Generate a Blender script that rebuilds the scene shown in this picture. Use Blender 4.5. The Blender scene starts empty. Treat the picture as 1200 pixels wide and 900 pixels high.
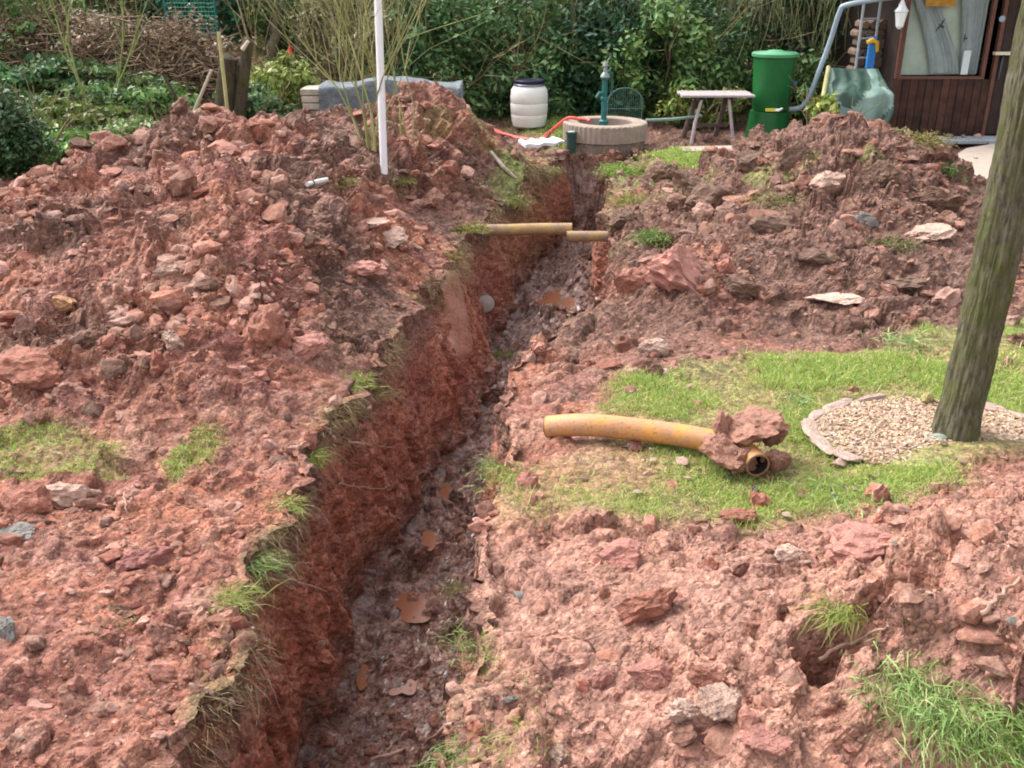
import bpy, math, random
import numpy as np
from mathutils import Vector, Matrix
from mathutils.bvhtree import BVHTree

S = bpy.context.scene
COL = S.collection
random.seed(7)
RNG = np.random.default_rng(11)
R = math.radians
PI = math.pi

# ------------------------------------------------------------------ camera
CAM_H = 2.2
PITCH = 23.0
FPX = 1150.0
cam_d = bpy.data.cameras.new('camera')
cam = bpy.data.objects.new('camera', cam_d)
COL.objects.link(cam)
cam.location = (0, 0, CAM_H)
cam.rotation_euler = (R(90 - PITCH), 0, 0)
cam_d.sensor_width = 36.0
cam_d.lens = 36.0 * FPX / 1200.0
cam_d.clip_start = 0.05
cam_d.clip_end = 1000
S.camera = cam

# ------------------------------------------------------------------ sky, sun, exposure (overcast winter day)
SUN_EL, SUN_AZ = 52.0, -55.0           # azimuth from +Y, towards -X
world = bpy.data.worlds.new('World')
S.world = world
world.use_nodes = True
wn = world.node_tree
sky = wn.nodes.new('ShaderNodeTexSky')
sky.sky_type = 'NISHITA'
sky.sun_disc = False
sky.sun_elevation = R(SUN_EL)
sky.sun_rotation = R(SUN_AZ)
sky.air_density = 1.0
sky.dust_density = 4.0
sky.ozone_density = 1.0
hs = wn.nodes.new('ShaderNodeHueSaturation')      # cloud cover: the same sky, nearly grey
hs.inputs['Saturation'].default_value = 0.25
wn.links.new(sky.outputs[0], hs.inputs['Color'])
bg = wn.nodes['Background']
wn.links.new(hs.outputs[0], bg.inputs['Color'])
bg.inputs['Strength'].default_value = 0.15
sd = bpy.data.lights.new('sun', 'SUN')
sd.energy = 0.8
sd.angle = R(45)
sd.color = (1.0, 0.95, 0.88)
sun = bpy.data.objects.new('sun', sd)
COL.objects.link(sun)
_dir = Vector((math.sin(R(SUN_AZ)) * math.cos(R(SUN_EL)), math.cos(R(SUN_AZ)) * math.cos(R(SUN_EL)), math.sin(R(SUN_EL))))
sun.rotation_euler = (-_dir).to_track_quat('-Z', 'Y').to_euler()
S.view_settings.view_transform = 'Standard'
S.view_settings.look = 'None'
S.view_settings.gamma = 1.0
S.view_settings.exposure = 1.68
try:
    S.cycles.pixel_filter_type = 'BLACKMAN_HARRIS'
    S.cycles.filter_width = 1.9
except Exception:
    pass

# ------------------------------------------------------------------ pixel of the photograph -> point in the place
_a = R(PITCH)
FWD = np.array([0, math.cos(_a), -math.sin(_a)])
UP = np.array([0, math.sin(_a), math.cos(_a)])
RT = np.array([1.0, 0, 0])
def ray(u, v):
    return FWD + (u - 600) / FPX * RT + (450 - v) / FPX * UP
def at(u, v, z=0.0):
    r = ray(u, v); t = (z - CAM_H) / r[2]
    return Vector((r[0] * t, r[1] * t, z))
def atY(u, v, Y):
    r = ray(u, v); t = Y / r[1]
    return Vector((r[0] * t, Y, CAM_H + r[2] * t))

# ------------------------------------------------------------------ numpy noise
def _hash(ix, iy, iz, seed):
    h = (ix * 73856093) ^ (iy * 19349663) ^ (iz * 83492791) ^ (seed * 2654435761 & 0xffffffff)
    h = h & 0xffffffff
    h = ((h ^ (h >> 15)) * 2246822519) & 0xffffffff
    h = ((h ^ (h >> 13)) * 3266489917) & 0xffffffff
    h = h ^ (h >> 16)
    return h.astype(np.float64) / 4294967296.0
def vnoise(p, seed=0):
    i = np.floor(p).astype(np.int64); f = p - i; f = f * f * (3 - 2 * f)
    out = 0
    for dx in (0, 1):
        wx = f[:, 0] if dx else 1 - f[:, 0]
        for dy in (0, 1):
            wy = f[:, 1] if dy else 1 - f[:, 1]
            for dz in (0, 1):
                wz = f[:, 2] if dz else 1 - f[:, 2]
                out = out + wx * wy * wz * _hash(i[:, 0] + dx, i[:, 1] + dy, i[:, 2] + dz, seed)
    return out
def fbm(p, scale, octv=4, seed=0, gain=0.5):
    s = 0; a = 1; tot = 0; q = p * scale
    for k in range(octv):
        s = s + a * (vnoise(q, seed + k) - 0.5) * 2; tot += a
        a *= gain; q = q * 2.03 + 11.7
    return s / tot
def worley(p, seed=0, off=None):
    """distance to the nearest feature point and that cell's random number"""
    i = np.floor(p).astype(np.int64)
    best = np.full(len(p), 9.0); cid = np.zeros(len(p))
    for dx in (-1, 0, 1):
        for dy in (-1, 0, 1):
            for dz in (-1, 0, 1):
                a, b, c = i[:, 0] + dx, i[:, 1] + dy, i[:, 2] + dz
                px = a + _hash(a, b, c, seed); py = b + _hash(a, b, c, seed + 1); pz = c + _hash(a, b, c, seed + 2)
                d = (px - p[:, 0]) ** 2 + (py - p[:, 1]) ** 2 + (pz - p[:, 2]) ** 2
                m = d < best
                if off is not None:
                    off[m] = np.stack([p[:, 0] - px, p[:, 1] - py, p[:, 2] - pz], 1)[m]
                best = np.where(m, d, best)
                cid = np.where(m, _hash(a, b, c, seed + 3), cid)
    return np.sqrt(best), cid
def sstep(a, b, x):
    t = np.clip((x - a) / (b - a), 0, 1)
    return t * t * (3 - 2 * t)

# ------------------------------------------------------------------ mesh helpers
def tag(o, label=None, cat=None, group=None, kind=None):
    if label: o['label'] = label
    if cat: o['category'] = cat
    if group: o['group'] = group
    if kind: o['kind'] = kind
    return o
def mesh_np(name, verts, faces, mat=None, col=None, smooth=False):
    """verts Nx3, faces Mx3 or Mx4 arrays"""
    verts = np.ascontiguousarray(verts, dtype=np.float32); faces = np.ascontiguousarray(faces, dtype=np.int32)
    me = bpy.data.meshes.new(name)
    n, k = faces.shape
    me.vertices.add(len(verts)); me.vertices.foreach_set('co', verts.ravel())
    me.loops.add(n * k); me.loops.foreach_set('vertex_index', faces.ravel())
    me.polygons.add(n)
    me.polygons.foreach_set('loop_start', np.arange(0, n * k, k, dtype=np.int32))
    me.polygons.foreach_set('loop_total', np.full(n, k, dtype=np.int32))
    me.polygons.foreach_set('use_smooth', np.full(n, smooth, dtype=bool))
    me.update(calc_edges=True)
    if col is not None:
        at_ = me.color_attributes.new('Col', 'FLOAT_COLOR', 'POINT')
        c = np.ones((len(verts), 4), dtype=np.float32); c[:, :col.shape[1]] = col
        at_.data.foreach_set('color', c.ravel())
    if mat: me.materials.append(mat)
    return me
def link(name, me, parent=None, loc=None, rot=None):
    o = bpy.data.objects.new(name, me); COL.objects.link(o)
    if parent is not None: o.parent = parent
    if loc is not None: o.location = loc
    if rot is not None: o.rotation_euler = rot
    return o
def empty(name, loc=(0, 0, 0), rz=0.0):
    o = bpy.data.objects.new(name, None); COL.objects.link(o)
    o.location = loc; o.rotation_euler = (0, 0, rz); o.empty_display_size = 0.1
    return o

class MB:
    """collects simple shapes into one mesh"""
    def __init__(s): s.v = []; s.f = []
    def raw(s, vs, fs):
        b = len(s.v); s.v += [tuple(q) for q in vs]; s.f += [tuple(b + i for i in f) for f in fs]; return s
    def box(s, x0, x1, y0, y1, z0, z1):
        vs = [(x0, y0, z0), (x1, y0, z0), (x1, y1, z0), (x0, y1, z0), (x0, y0, z1), (x1, y0, z1), (x1, y1, z1), (x0, y1, z1)]
        return s.raw(vs, [(0, 3, 2, 1), (4, 5, 6, 7), (0, 1, 5, 4), (1, 2, 6, 5), (2, 3, 7, 6), (3, 0, 4, 7)])
    def lathe(s, prof, n=24, c=(0, 0, 0), cap=True):
        b = []
        for (r, z) in prof:
            for k in range(n):
                a = 2 * PI * k / n; b.append((c[0] + r * math.cos(a), c[1] + r * math.sin(a), c[2] + z))
        fs = []
        for j in range(len(prof) - 1):
            for k in range(n):
                k2 = (k + 1) % n; fs.append((j * n + k, j * n + k2, (j + 1) * n + k2, (j + 1) * n + k))
        if cap:
            fs.append(tuple(range(n))[::-1]); fs.append(tuple((len(prof) - 1) * n + k for k in range(n)))
        return s.raw(b, fs)
    def tube(s, pts, rad, n=8, cap=True):
        pts = [Vector(p) for p in pts]
        if not hasattr(rad, '__len__'): rad = [rad] * len(pts)
        b = []; prev = None
        for i, p in enumerate(pts):
            t = (pts[min(i + 1, len(pts) - 1)] - pts[max(i - 1, 0)]).normalized()
            if prev is None:
                a = Vector((0, 0, 1)) if abs(t.z) < 0.9 else Vector((1, 0, 0))
                nx = t.cross(a).normalized()
            else:
                nx = (prev - t * prev.dot(t)).normalized()
            prev = nx; ny = t.cross(nx)
            for k in range(n):
                q = 2 * PI * k / n; b.append(p + (nx * math.cos(q) + ny * math.sin(q)) * rad[i])
        fs = []
        for j in range(len(pts) - 1):
            for k in range(n):
                k2 = (k + 1) % n; fs.append((j * n + k, j * n + k2, (j + 1) * n + k2, (j + 1) * n + k))
        if cap:
            fs.append(tuple(range(n))[::-1]); fs.append(tuple((len(pts) - 1) * n + k for k in range(n)))
        return s.raw(b, fs)
    def obj(s, name, mat, parent=None, smooth=False, bevel=0.0, loc=None):
        me = bpy.data.meshes.new(name); me.from_pydata(s.v, [], s.f); me.materials.append(mat)
        if smooth:
            me.polygons.foreach_set('use_smooth', [True] * len(me.polygons))
        me.update()
        o = link(name, me, parent, loc)
        if bevel:
            m = o.modifiers.new('bevel', 'BEVEL'); m.width = bevel; m.segments = 2; m.limit_method = 'ANGLE'
        if smooth and not bevel:
            try:
                me.shade_auto = True
            except Exception: pass
            m = o.modifiers.new('edges', 'EDGE_SPLIT'); m.split_angle = R(38)
        return o

# ------------------------------------------------------------------ materials
def newmat(name):
    m = bpy.data.materials.new(name); m.use_nodes = True
    nt = m.node_tree; return m, nt, nt.nodes['Principled BSDF']
def N(nt, t, **kw):
    n = nt.nodes.new(t)
    for k, v in kw.items():
        if k in n.inputs: n.inputs[k].default_value = v
        else: setattr(n, k, v)
    return n
def mixc(nt, fac, a, b, blend='MIX'):
    n = nt.nodes.new('ShaderNodeMix'); n.data_type = 'RGBA'; n.blend_type = blend
    for s, i in ((fac, 0), (a, 6), (b, 7)):
        if hasattr(s, 'links') or isinstance(s, bpy.types.NodeSocket): nt.links.new(s, n.inputs[i])
        else: n.inputs[i].default_value = (s if i == 0 else (*s, 1) if len(s) == 3 else s)
    return n.outputs[2]
def math_(nt, op, a, b=0.0, clamp=False):
    n = nt.nodes.new('ShaderNodeMath'); n.operation = op; n.use_clamp = clamp
    for s, i in ((a, 0), (b, 1)):
        if isinstance(s, bpy.types.NodeSocket): nt.links.new(s, n.inputs[i])
        else: n.inputs[i].default_value = s
    return n.outputs[0]
def noise(nt, scale, detail=4, rough=0.6, coord='Object', dist=0.0, vec=None):
    n = nt.nodes.new('ShaderNodeTexNoise'); n.inputs['Scale'].default_value = scale
    n.inputs['Detail'].default_value = detail; n.inputs['Roughness'].default_value = rough
    n.inputs['Distortion'].default_value = dist
    if vec is None:
        tc = nt.nodes.new('ShaderNodeTexCoord'); vec = tc.outputs[coord]
    nt.links.new(vec, n.inputs['Vector'])
    return n.outputs['Fac']
def ramp(nt, fac, stops):
    n = nt.nodes.new('ShaderNodeValToRGB'); cr = n.color_ramp
    while len(cr.elements) < len(stops): cr.elements.new(0.5)
    for e, (p, c) in zip(cr.elements, stops):
        e.position = p; e.color = (*c, 1) if hasattr(c, '__len__') else (c, c, c, 1)
    nt.links.new(fac, n.inputs[0]); return n.outputs[0]
def bump(nt, b, height, strength=0.5, dist=0.01, prev=None):
    n = nt.nodes.new('ShaderNodeBump'); n.inputs['Strength'].default_value = strength; n.inputs['Distance'].default_value = dist
    nt.links.new(height, n.inputs['Height'])
    if prev is not None: nt.links.new(prev, n.inputs['Normal'])
    nt.links.new(n.outputs[0], b.inputs['Normal']); return n.outputs[0]

def simple(name, col, rough=0.7, var=0.25, scale=12, bmp=0.3, bd=0.004, metal=0.0, spec=0.3, col2=None, obj_rand=0.0):
    m, nt, b = newmat(name)
    f = noise(nt, scale, 5, 0.65)
    f = ramp(nt, f, [(0.3, 0.0), (0.7, 1.0)])
    lo = tuple(c * (1 - var) for c in col); hi = tuple(min(1, c * (1 + var)) for c in (col2 or col))
    c = mixc(nt, f, lo, hi)
    if obj_rand:
        oi = nt.nodes.new('ShaderNodeObjectInfo')
        k = math_(nt, 'MULTIPLY_ADD', oi.outputs['Random'], obj_rand); k.node.inputs[2].default_value = 1 - obj_rand * 0.5
        cc = nt.nodes.new('ShaderNodeCombineColor')
        for i in range(3): nt.links.new(k, cc.inputs[i])
        c = mixc(nt, 1.0, c, cc.outputs[0], 'MULTIPLY')
    nt.links.new(c, b.inputs['Base Color'])
    b.inputs['Roughness'].default_value = rough; b.inputs['Metallic'].default_value = metal
    b.inputs['Specular IOR Level'].default_value = spec
    if bmp:
        bump(nt, b, noise(nt, scale * 4, 4, 0.6), bmp, bd)
    return m

def cells(nt, scale):
    """crumb pattern: height and a random value per crumb"""
    tc = nt.nodes.new('ShaderNodeTexCoord')
    nz = nt.nodes.new('ShaderNodeTexNoise'); nz.inputs['Scale'].default_value = scale * .8; nz.inputs['Detail'].default_value = 3
    nt.links.new(tc.outputs['Object'], nz.inputs['Vector'])
    mx = nt.nodes.new('ShaderNodeVectorMath'); mx.operation = 'MULTIPLY_ADD'; mx.inputs[1].default_value = (1.2 / scale,) * 3
    nt.links.new(nz.outputs['Color'], mx.inputs[0]); nt.links.new(tc.outputs['Object'], mx.inputs[2])
    v = nt.nodes.new('ShaderNodeTexVoronoi'); v.inputs['Scale'].default_value = scale
    nt.links.new(mx.outputs[0], v.inputs['Vector'])
    s_ = nt.nodes.new('ShaderNodeSeparateColor'); nt.links.new(v.outputs['Color'], s_.inputs[0])
    inv = nt.nodes.new('ShaderNodeMath'); inv.operation = 'SUBTRACT'; inv.inputs[0].default_value = 1.0; nt.links.new(v.outputs['Distance'], inv.inputs[1])
    return inv.outputs[0], s_.outputs[0]
def soil_material(name='red_soil', lo=(0.20, 0.066, 0.050), hi=(0.43, 0.186, 0.142), acc=(0.41, 0.158, 0.094)):
    """Col: R = green moss / turf film, G = wet, B = brown humus, A = pale clay"""
    m, nt, b = newmat(name)
    at_ = nt.nodes.new('ShaderNodeVertexColor'); at_.layer_name = 'Col'
    sp = nt.nodes.new('ShaderNodeSeparateColor'); nt.links.new(at_.outputs['Color'], sp.inputs[0])
    big = noise(nt, 1.7, 4, 0.6); mid = noise(nt, 9, 5, 0.65); fine = noise(nt, 55, 4, 0.7)
    red = mixc(nt, ramp(nt, mid, [(0.32, 0.0), (0.68, 1.0)]), lo, hi)
    red = mixc(nt, ramp(nt, big, [(0.4, 0.0), (0.62, 1.0)]), red, acc)
    red = mixc(nt, math_(nt, 'MULTIPLY', at_.outputs['Alpha'], 0.8), red, (0.56, 0.315, 0.235))
    brown = mixc(nt, ramp(nt, mid, [(0.35, 0.0), (0.7, 1.0)]), (0.10, 0.055, 0.040), (0.27, 0.15, 0.11))
    c = mixc(nt, sp.outputs[2], red, brown)
    wetc = mixc(nt, ramp(nt, mid, [(0.35, 0.0), (0.65, 1.0)]), (0.15, 0.065, 0.048), (0.38, 0.215, 0.165))
    c = mixc(nt, sp.outputs[1], c, wetc)
    gr = mixc(nt, ramp(nt, mid, [(0.35, 0.0), (0.65, 1.0)]), (0.14, 0.17, 0.04), (0.31, 0.37, 0.10))
    gm = math_(nt, 'MULTIPLY', sp.outputs[0], ramp(nt, noise(nt, 22, 4, 0.7), [(0.3, 0.45), (0.55, 1.0)]))
    c = mixc(nt, gm, c, gr)
    c = mixc(nt, ramp(nt, fine, [(0.3, 0.55), (0.7, 0.0)]), c, (0.07, 0.028, 0.018), 'MIX')
    c2 = mixc(nt, ramp(nt, noise(nt, 26, 4, 0.65), [(0.58, 0.0), (0.74, 0.75)]), c, (0.55, 0.34, 0.27))
    v1, k1 = cells(nt, 24); v2, k2 = cells(nt, 62)
    kk = math_(nt, 'MULTIPLY_ADD', k1, .55); kk.node.inputs[2].default_value = .70
    k3 = math_(nt, 'MULTIPLY_ADD', k2, .5); k3.node.inputs[2].default_value = .74
    kk = math_(nt, 'MULTIPLY', kk, k3)
    cmb = nt.nodes.new('ShaderNodeCombineColor')
    for i in range(3): nt.links.new(kk, cmb.inputs[i])
    c2 = mixc(nt, 1.0, c2, cmb.outputs[0], 'MULTIPLY')
    nt.links.new(c2, b.inputs['Base Color'])
    rw = math_(nt, 'MULTIPLY', sp.outputs[1], ramp(nt, noise(nt, 13, 3, 0.6), [(0.35, 0.3), (0.6, 1.0)]))
    rr = math_(nt, 'MULTIPLY_ADD', rw, -0.76); rr.node.inputs[2].default_value = 0.88
    nt.links.new(rr, b.inputs['Roughness'])
    b.inputs['Specular IOR Level'].default_value = 0.35
    p = bump(nt, b, noise(nt, 28, 5, 0.7), 0.7, 0.03)
    p = bump(nt, b, v1, 0.8, 0.022, p); p = bump(nt, b, v2, 0.7, 0.009, p)
    bump(nt, b, noise(nt, 110, 3, 0.7), 0.5, 0.006, p)
    cw = math_(nt, 'MULTIPLY', rw, 0.6); nt.links.new(cw, b.inputs['Coat Weight']); b.inputs['Coat Roughness'].default_value = .12
    return m
SOIL = soil_material()
CUT = soil_material('cut_clay', (.28, .095, .065), (.48, .20, .14), (.48, .18, .11))

def clod_material(name='clod_earth', flat=False):
    m, nt, b = newmat(name)
    at_ = nt.nodes.new('ShaderNodeVertexColor'); at_.layer_name = 'Col'
    oi = nt.nodes.new('ShaderNodeObjectInfo')
    k = math_(nt, 'MULTIPLY_ADD', oi.outputs['Random'], 0.35); k.node.inputs[2].default_value = 0.82
    cc = nt.nodes.new('ShaderNodeCombineColor')
    for i in range(3): nt.links.new(k, cc.inputs[i])
    c = mixc(nt, 1.0, at_.outputs['Color'], cc.outputs[0], 'MULTIPLY')
    tc = nt.nodes.new('ShaderNodeNewGeometry')
    f = noise(nt, 40, 5, 0.7, vec=tc.outputs['Position']); g = noise(nt, 13, 4, 0.6, vec=tc.outputs['Position'])
    dk = mixc(nt, 1.0, c, (0.50, 0.42, 0.38), 'MULTIPLY')
    c = mixc(nt, ramp(nt, f, [(0.32, 1.0), (0.58, 0.0)]), c, dk)
    lt = mixc(nt, 0.35, c, (0.60, 0.38, 0.30))
    c = mixc(nt, ramp(nt, g, [(0.5, 0.0), (0.7, 1.0)]), c, lt)
    nt.links.new(c, b.inputs['Base Color'])
    b.inputs['Roughness'].default_value = 0.88; b.inputs['Specular IOR Level'].default_value = 0.25
    p = bump(nt, b, f, 0.8, 0.02)
    bump(nt, b, noise(nt, 120, 3, 0.7, vec=tc.outputs['Position']), 0.5, 0.006, p)
    return m
CLOD = clod_material()

def leaf_material(name, rough=0.5, trans=0.0):
    m, nt, b = newmat(name)
    at_ = nt.nodes.new('ShaderNodeVertexColor'); at_.layer_name = 'Col'
    nt.links.new(at_.outputs['Color'], b.inputs['Base Color'])
    b.inputs['Roughness'].default_value = rough; b.inputs['Specular IOR Level'].default_value = 0.35
    if trans:
        tr = nt.nodes.new('ShaderNodeBsdfTranslucent'); nt.links.new(at_.outputs['Color'], tr.inputs['Color'])
        mx = nt.nodes.new('ShaderNodeMixShader'); mx.inputs[0].default_value = trans
        nt.links.new(b.outputs[0], mx.inputs[1]); nt.links.new(tr.outputs[0], mx.inputs[2])
        nt.links.new(mx.outputs[0], nt.nodes['Material Output'].inputs['Surface'])
    return m
LEAF = leaf_material('leaves', 0.45, 0.2)
GRASS = leaf_material('grass_blades', 0.55, 0.25)
TWIG = leaf_material('bare_twigs', 0.85)

def bark_material(name, c1, c2, moss, sc=14.0, mossk=0.62):
    m, nt, b = newmat(name)
    tc = nt.nodes.new('ShaderNodeTexCoord'); mp = nt.nodes.new('ShaderNodeMapping')
    mp.inputs['Scale'].default_value = (1, 1, 0.28); nt.links.new(tc.outputs['Object'], mp.inputs[0])
    f = noise(nt, sc * 2, 9, 0.72, vec=mp.outputs[0], dist=0.3)
    c = mixc(nt, ramp(nt, f, [(0.38, 0.0), (0.62, 1.0)]), c1, c2)
    g = ramp(nt, noise(nt, 7, 5, 0.7), [(mossk - 0.16, 0.0), (mossk + 0.06, 0.85)])
    c = mixc(nt, g, c, moss)
    nt.links.new(c, b.inputs['Base Color']); b.inputs['Roughness'].default_value = 0.92
    b.inputs['Specular IOR Level'].default_value = 0.2
    p = bump(nt, b, f, 1.0, 0.03); bump(nt, b, noise(nt, 90, 3), 0.4, 0.005, p)
    return m
BARK = bark_material('bark_mossy', (0.055, 0.05, 0.036), (0.23, 0.20, 0.15), (0.12, 0.13, 0.045), 20, 0.54)
BARK_DARK = bark_material('bark_dark', (0.035, 0.027, 0.018), (0.10, 0.08, 0.055), (0.07, 0.07, 0.025), 10, 0.6)
OLDWOOD = simple('weathered_wood', (0.42, 0.36, 0.28), 0.85, 0.3, 18)
PALEWOOD = simple('pale_stake_wood', (0.40, 0.36, 0.17), 0.85, 0.25, 10)

# ------------------------------------------------------------------ TERRAIN base height (thin plate through surveyed points)
def P(u, v, z): p = at(u, v, z); return (p.x, p.y, z)
ctrl = [P(*q) for q in [
    # flat ground left of the trench
    (0, 900, .06), (100, 820, .02), (190, 850, .0), (-150, 720, .12), (20, 700, .06), (200, 700, .03), (280, 720, .0), (320, 630, .0), (-120, 560, .12),
    (60, 600, .08), (200, 600, .04), (340, 560, .0), (150, 530, .05), (0, 520, .1), (280, 500, .07), (385, 480, .0),
    # left heap, near flank
    (-150, 430, .25), (0, 430, .24), (120, 430, .28), (250, 430, .24), (360, 420, .14), (450, 405, .02), (60, 360, .38), (180, 350, .46), (300, 350, .42), (400, 340, .28), (500, 325, .02),
    (-120, 320, .36), (0, 300, .42), (90, 290, .54), (180, 270, .66), (290, 270, .66), (380, 270, .52), (460, 270, .32), (540, 270, .08),
    # crest of the left heap
    (0, 246, .44), (60, 216, .58), (130, 186, .76), (205, 150, .95), (240, 132, 1.05), (290, 162, .84), (340, 152, .88), (385, 152, .84), (240, 190, .9), (330, 200, .8),
    # second heap behind the white pole
    (400, 150, .80), (430, 150, .80), (458, 124, .92), (490, 100, 1.04), (522, 120, .9), (560, 146, .68), (600, 172, .38), (640, 194, .10),
    (400, 200, .64), (450, 200, .54), (500, 180, .62), (540, 200, .36), (590, 220, .1), (500, 230, .30),
    # right bank and right heap
    (590, 500, 0), (600, 455, 0), (600, 410, 0), (690, 380, .0), (740, 400, .02), (715, 300, .04), (760, 330, .18), (800, 300, .33), (790, 350, .16), (705, 240, .06), (740, 220, .12), (712, 205, .02),
    (760, 186, .05), (830, 200, .15), (840, 250, .36), (870, 168, .48), (900, 200, .5), (940, 152, .78), (985, 148, .84), (1030, 144, .86), (1080, 168, .72), (1120, 185, .52), (1150, 225, .22),
    (950, 250, .42), (1050, 250, .38), (1120, 300, .15), (900, 320, .18), (1000, 320, .17), (880, 380, .03), (1000, 390, .02), (1150, 370, .02), (1200, 300, .04),
    # lawn
    (750, 450, 0), (900, 440, 0), (1050, 430, 0), (1200, 420, 0), (640, 540, 0), (800, 540, 0), (1000, 520, 0), (1200, 500, 0), (600, 610, 0), (800, 600, 0), (1000, 585, .01), (570, 560, 0),
    # heap in the right foreground
    (560, 700, .0), (545, 800, .0), (525, 900, .0), (650, 650, .05), (700, 720, .12), (650, 850, .06), (800, 680, .17), (900, 640, .15), (1000, 620, .16), (1100, 580, .15), (1200, 545, .16),
    (800, 800, .16), (920, 720, .27), (1000, 800, .24), (1060, 690, .42), (1200, 640, .52), (1200, 760, .48), (1120, 850, .22), (900, 900, .14), (1250, 900, .2),
]]
ctrl += [(x, y, z) for x, y, z in [
    (-5, 11.2, .05), (-4, 11.3, .1), (-3, 11.5, .12), (-2, 11.6, .12), (-1.2, 12.9, .05), (-7, 9.5, .1), (-6.5, 7.5, .25), (0, 13.3, 0), (-5, 14, .2), (-3, 14, .1), (0, 15, 0), (3, 12.5, 0), (2.6, 11.8, .02),
    (4, 12, .02), (5, 11.5, 0), (6, 10, 0), (6, 12, 0), (6, 8, 0), (6, 15, 0), (3, 15, 0), (-2, 1.2, .1), (-1, 1.0, 0), (1, 1.2, .1), (2.5, 1.2, .15), (-8, 12, .1), (8, 8, 0), (8, 14, 0), (5, 5, 0), (-6, 4, .1), (3.5, 3, .2)]]
CT = np.array(ctrl)
def _tk(r2): return np.where(r2 > 1e-12, r2 * np.log(np.maximum(r2, 1e-12)) * 0.5, 0)
_n = len(CT)
_A = np.zeros((_n + 3, _n + 3))
_d2 = ((CT[:, None, :2] - CT[None, :, :2]) ** 2).sum(-1)
_A[:_n, :_n] = _tk(_d2) + np.eye(_n) * 0.003
_A[:_n, _n] = 1; _A[:_n, _n + 1:] = CT[:, :2]; _A[_n, :_n] = 1; _A[_n + 1:, :_n] = CT[:, :2].T
_w = np.linalg.solve(_A, np.concatenate([CT[:, 2], np.zeros(3)]))
def base_h(x, y):
    x = np.asarray(x, float); y = np.asarray(y, float)
    cx = np.clip(x, -9, 9); cy = np.clip(y, 0.8, 16)
    out = _w[_n] + _w[_n + 1] * cx + _w[_n + 2] * cy
    for i in range(_n):
        out = out + _w[i] * _tk((cx - CT[i, 0]) ** 2 + (cy - CT[i, 1]) ** 2)
    out = np.clip(out, -0.1, 1.3)
    # fade to level ground far away, and the hillside garden that rises behind
    fade = (1 - sstep(7, 9, np.abs(x))) * (1 - sstep(13.5, 16, y)) * sstep(0.3, 1.2, y)
    hill = sstep(-1.5, -4.5, x) * sstep(10.8, 16, y) * 0.95
    back = sstep(17, 32, y) * 5.0
    return out * fade + hill + back

# trench edges, world metres (surveyed from the photograph)
EL = np.array([(1.2, -1.08), (2.3, -1.03), (2.7, -1.0), (3.1, -1.01), (3.75, -1.0), (4.2, -1.0), (4.85, -.96), (5.8, -.76), (7.2, -.60), (8.45, -.36), (10, 0.0), (11.4, .42), (12.5, .66), (13, .7)])
ER = np.array([(1.2, -.25), (2.25, -.24), (3.1, -.16), (3.9, -.10), (4.6, -.05), (5.1, -.02), (5.7, -.02), (6.1, .22), (6.6, .60), (7.4, .82), (8.2, .88), (9.4, .90), (11.4, 1.15), (12.5, 1.55), (13, 1.6)])
Y_END = 12.7
def t_depth(y): return np.where(y < 1.0, 0, np.where(y > Y_END, 0, np.interp(y, [1.0, 1.25, 2, 5, 7.5, 9.8, 12, 12.35, 12.7], [0, 1.05, 1.08, 1.05, .98, .86, .85, .85, 0])))

rows = [-200, -60, -15, -4, 0, .7, 1.0]
y = 1.25
while y < 16: rows.append(y); y *= 1.0046
rows += [16.3, 17, 18, 19, 20, 21, 22.5, 24, 26, 28, 30, 33, 40, 80, 220]
rows = np.array(rows, float)
rows = np.sort(np.concatenate([rows[(rows < Y_END - .03) | (rows > Y_END + .03)], [Y_END - .01, Y_END + .002]]))
NL, NW, NF, NWR, NR = 285, 46, 56, 34, 330
def row_x(Y):
    w = 0.57 * (abs(Y) * .92 + .9) + 1.3 if Y < 16 else 0.57 * (16 * .92 + .9) + 1.3 + (Y - 16) * .6
    xl = np.interp(Y, EL[:, 0], EL[:, 1]); xr = np.interp(Y, ER[:, 0], ER[:, 1])
    return w, xl, xr
G = []
for Y in rows:
    w, xl, xr = row_x(Y)
    d = float(t_depth(Y))
    wob = 0.05 * math.sin(Y * 5.1) + 0.03 * math.sin(Y * 13.7 + 1) + .02 * math.sin(Y * 31)
    wob2 = 0.05 * math.sin(Y * 4.3 + 2) + 0.03 * math.sin(Y * 11.1 + 1)
    if d > 0: xl += wob * .8; xr += wob2 * .8
    k = d / 1.05
    # wall foot: walls lean in towards the floor
    lean = 0.13 - .06 * math.exp(-((Y - 2.2) / .8) ** 2) + .09 * math.exp(-((Y - 5.3) / .9) ** 2) + 0.32 * math.exp(-((Y - 7.2) / .9) ** 2) + .1 * math.exp(-((Y - 9) / 1) ** 2)
    xlf, xrf = xl + lean * k, xr - .08 * k - 0.25 * k * math.exp(-((Y - 6.3) / .9) ** 2)
    far = np.array([-200, -60, -22, -3.0]) - w
    s = np.linspace(0, 1, NL); L = -w + (xl + w) * s
    G.append(np.concatenate([np.stack([np.concatenate([far, L]), np.zeros(NL + 4)], 1),
        np.stack([xl + (xlf - xl) * (np.linspace(0, 1, NW + 2)[1:-1] ** 1.15), np.linspace(0, 1, NW + 2)[1:-1]], 1),
        np.stack([np.linspace(xlf, xrf, NF), np.ones(NF)], 1),
        np.stack([xrf + (xr - xrf) * (np.linspace(0, 1, NWR + 2)[1:-1] ** .8), 1 - np.linspace(0, 1, NWR + 2)[1:-1]], 1),
        np.stack([np.concatenate([xr + (w - xr) * np.linspace(0, 1, NR), w + np.array([3, 22, 60, 200.0])]), np.zeros(NR + 4)], 1)], 0))
G = np.array(G)                                            # rows x cols x (x, t)
NRW, NCL = G.shape[:2]
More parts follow.
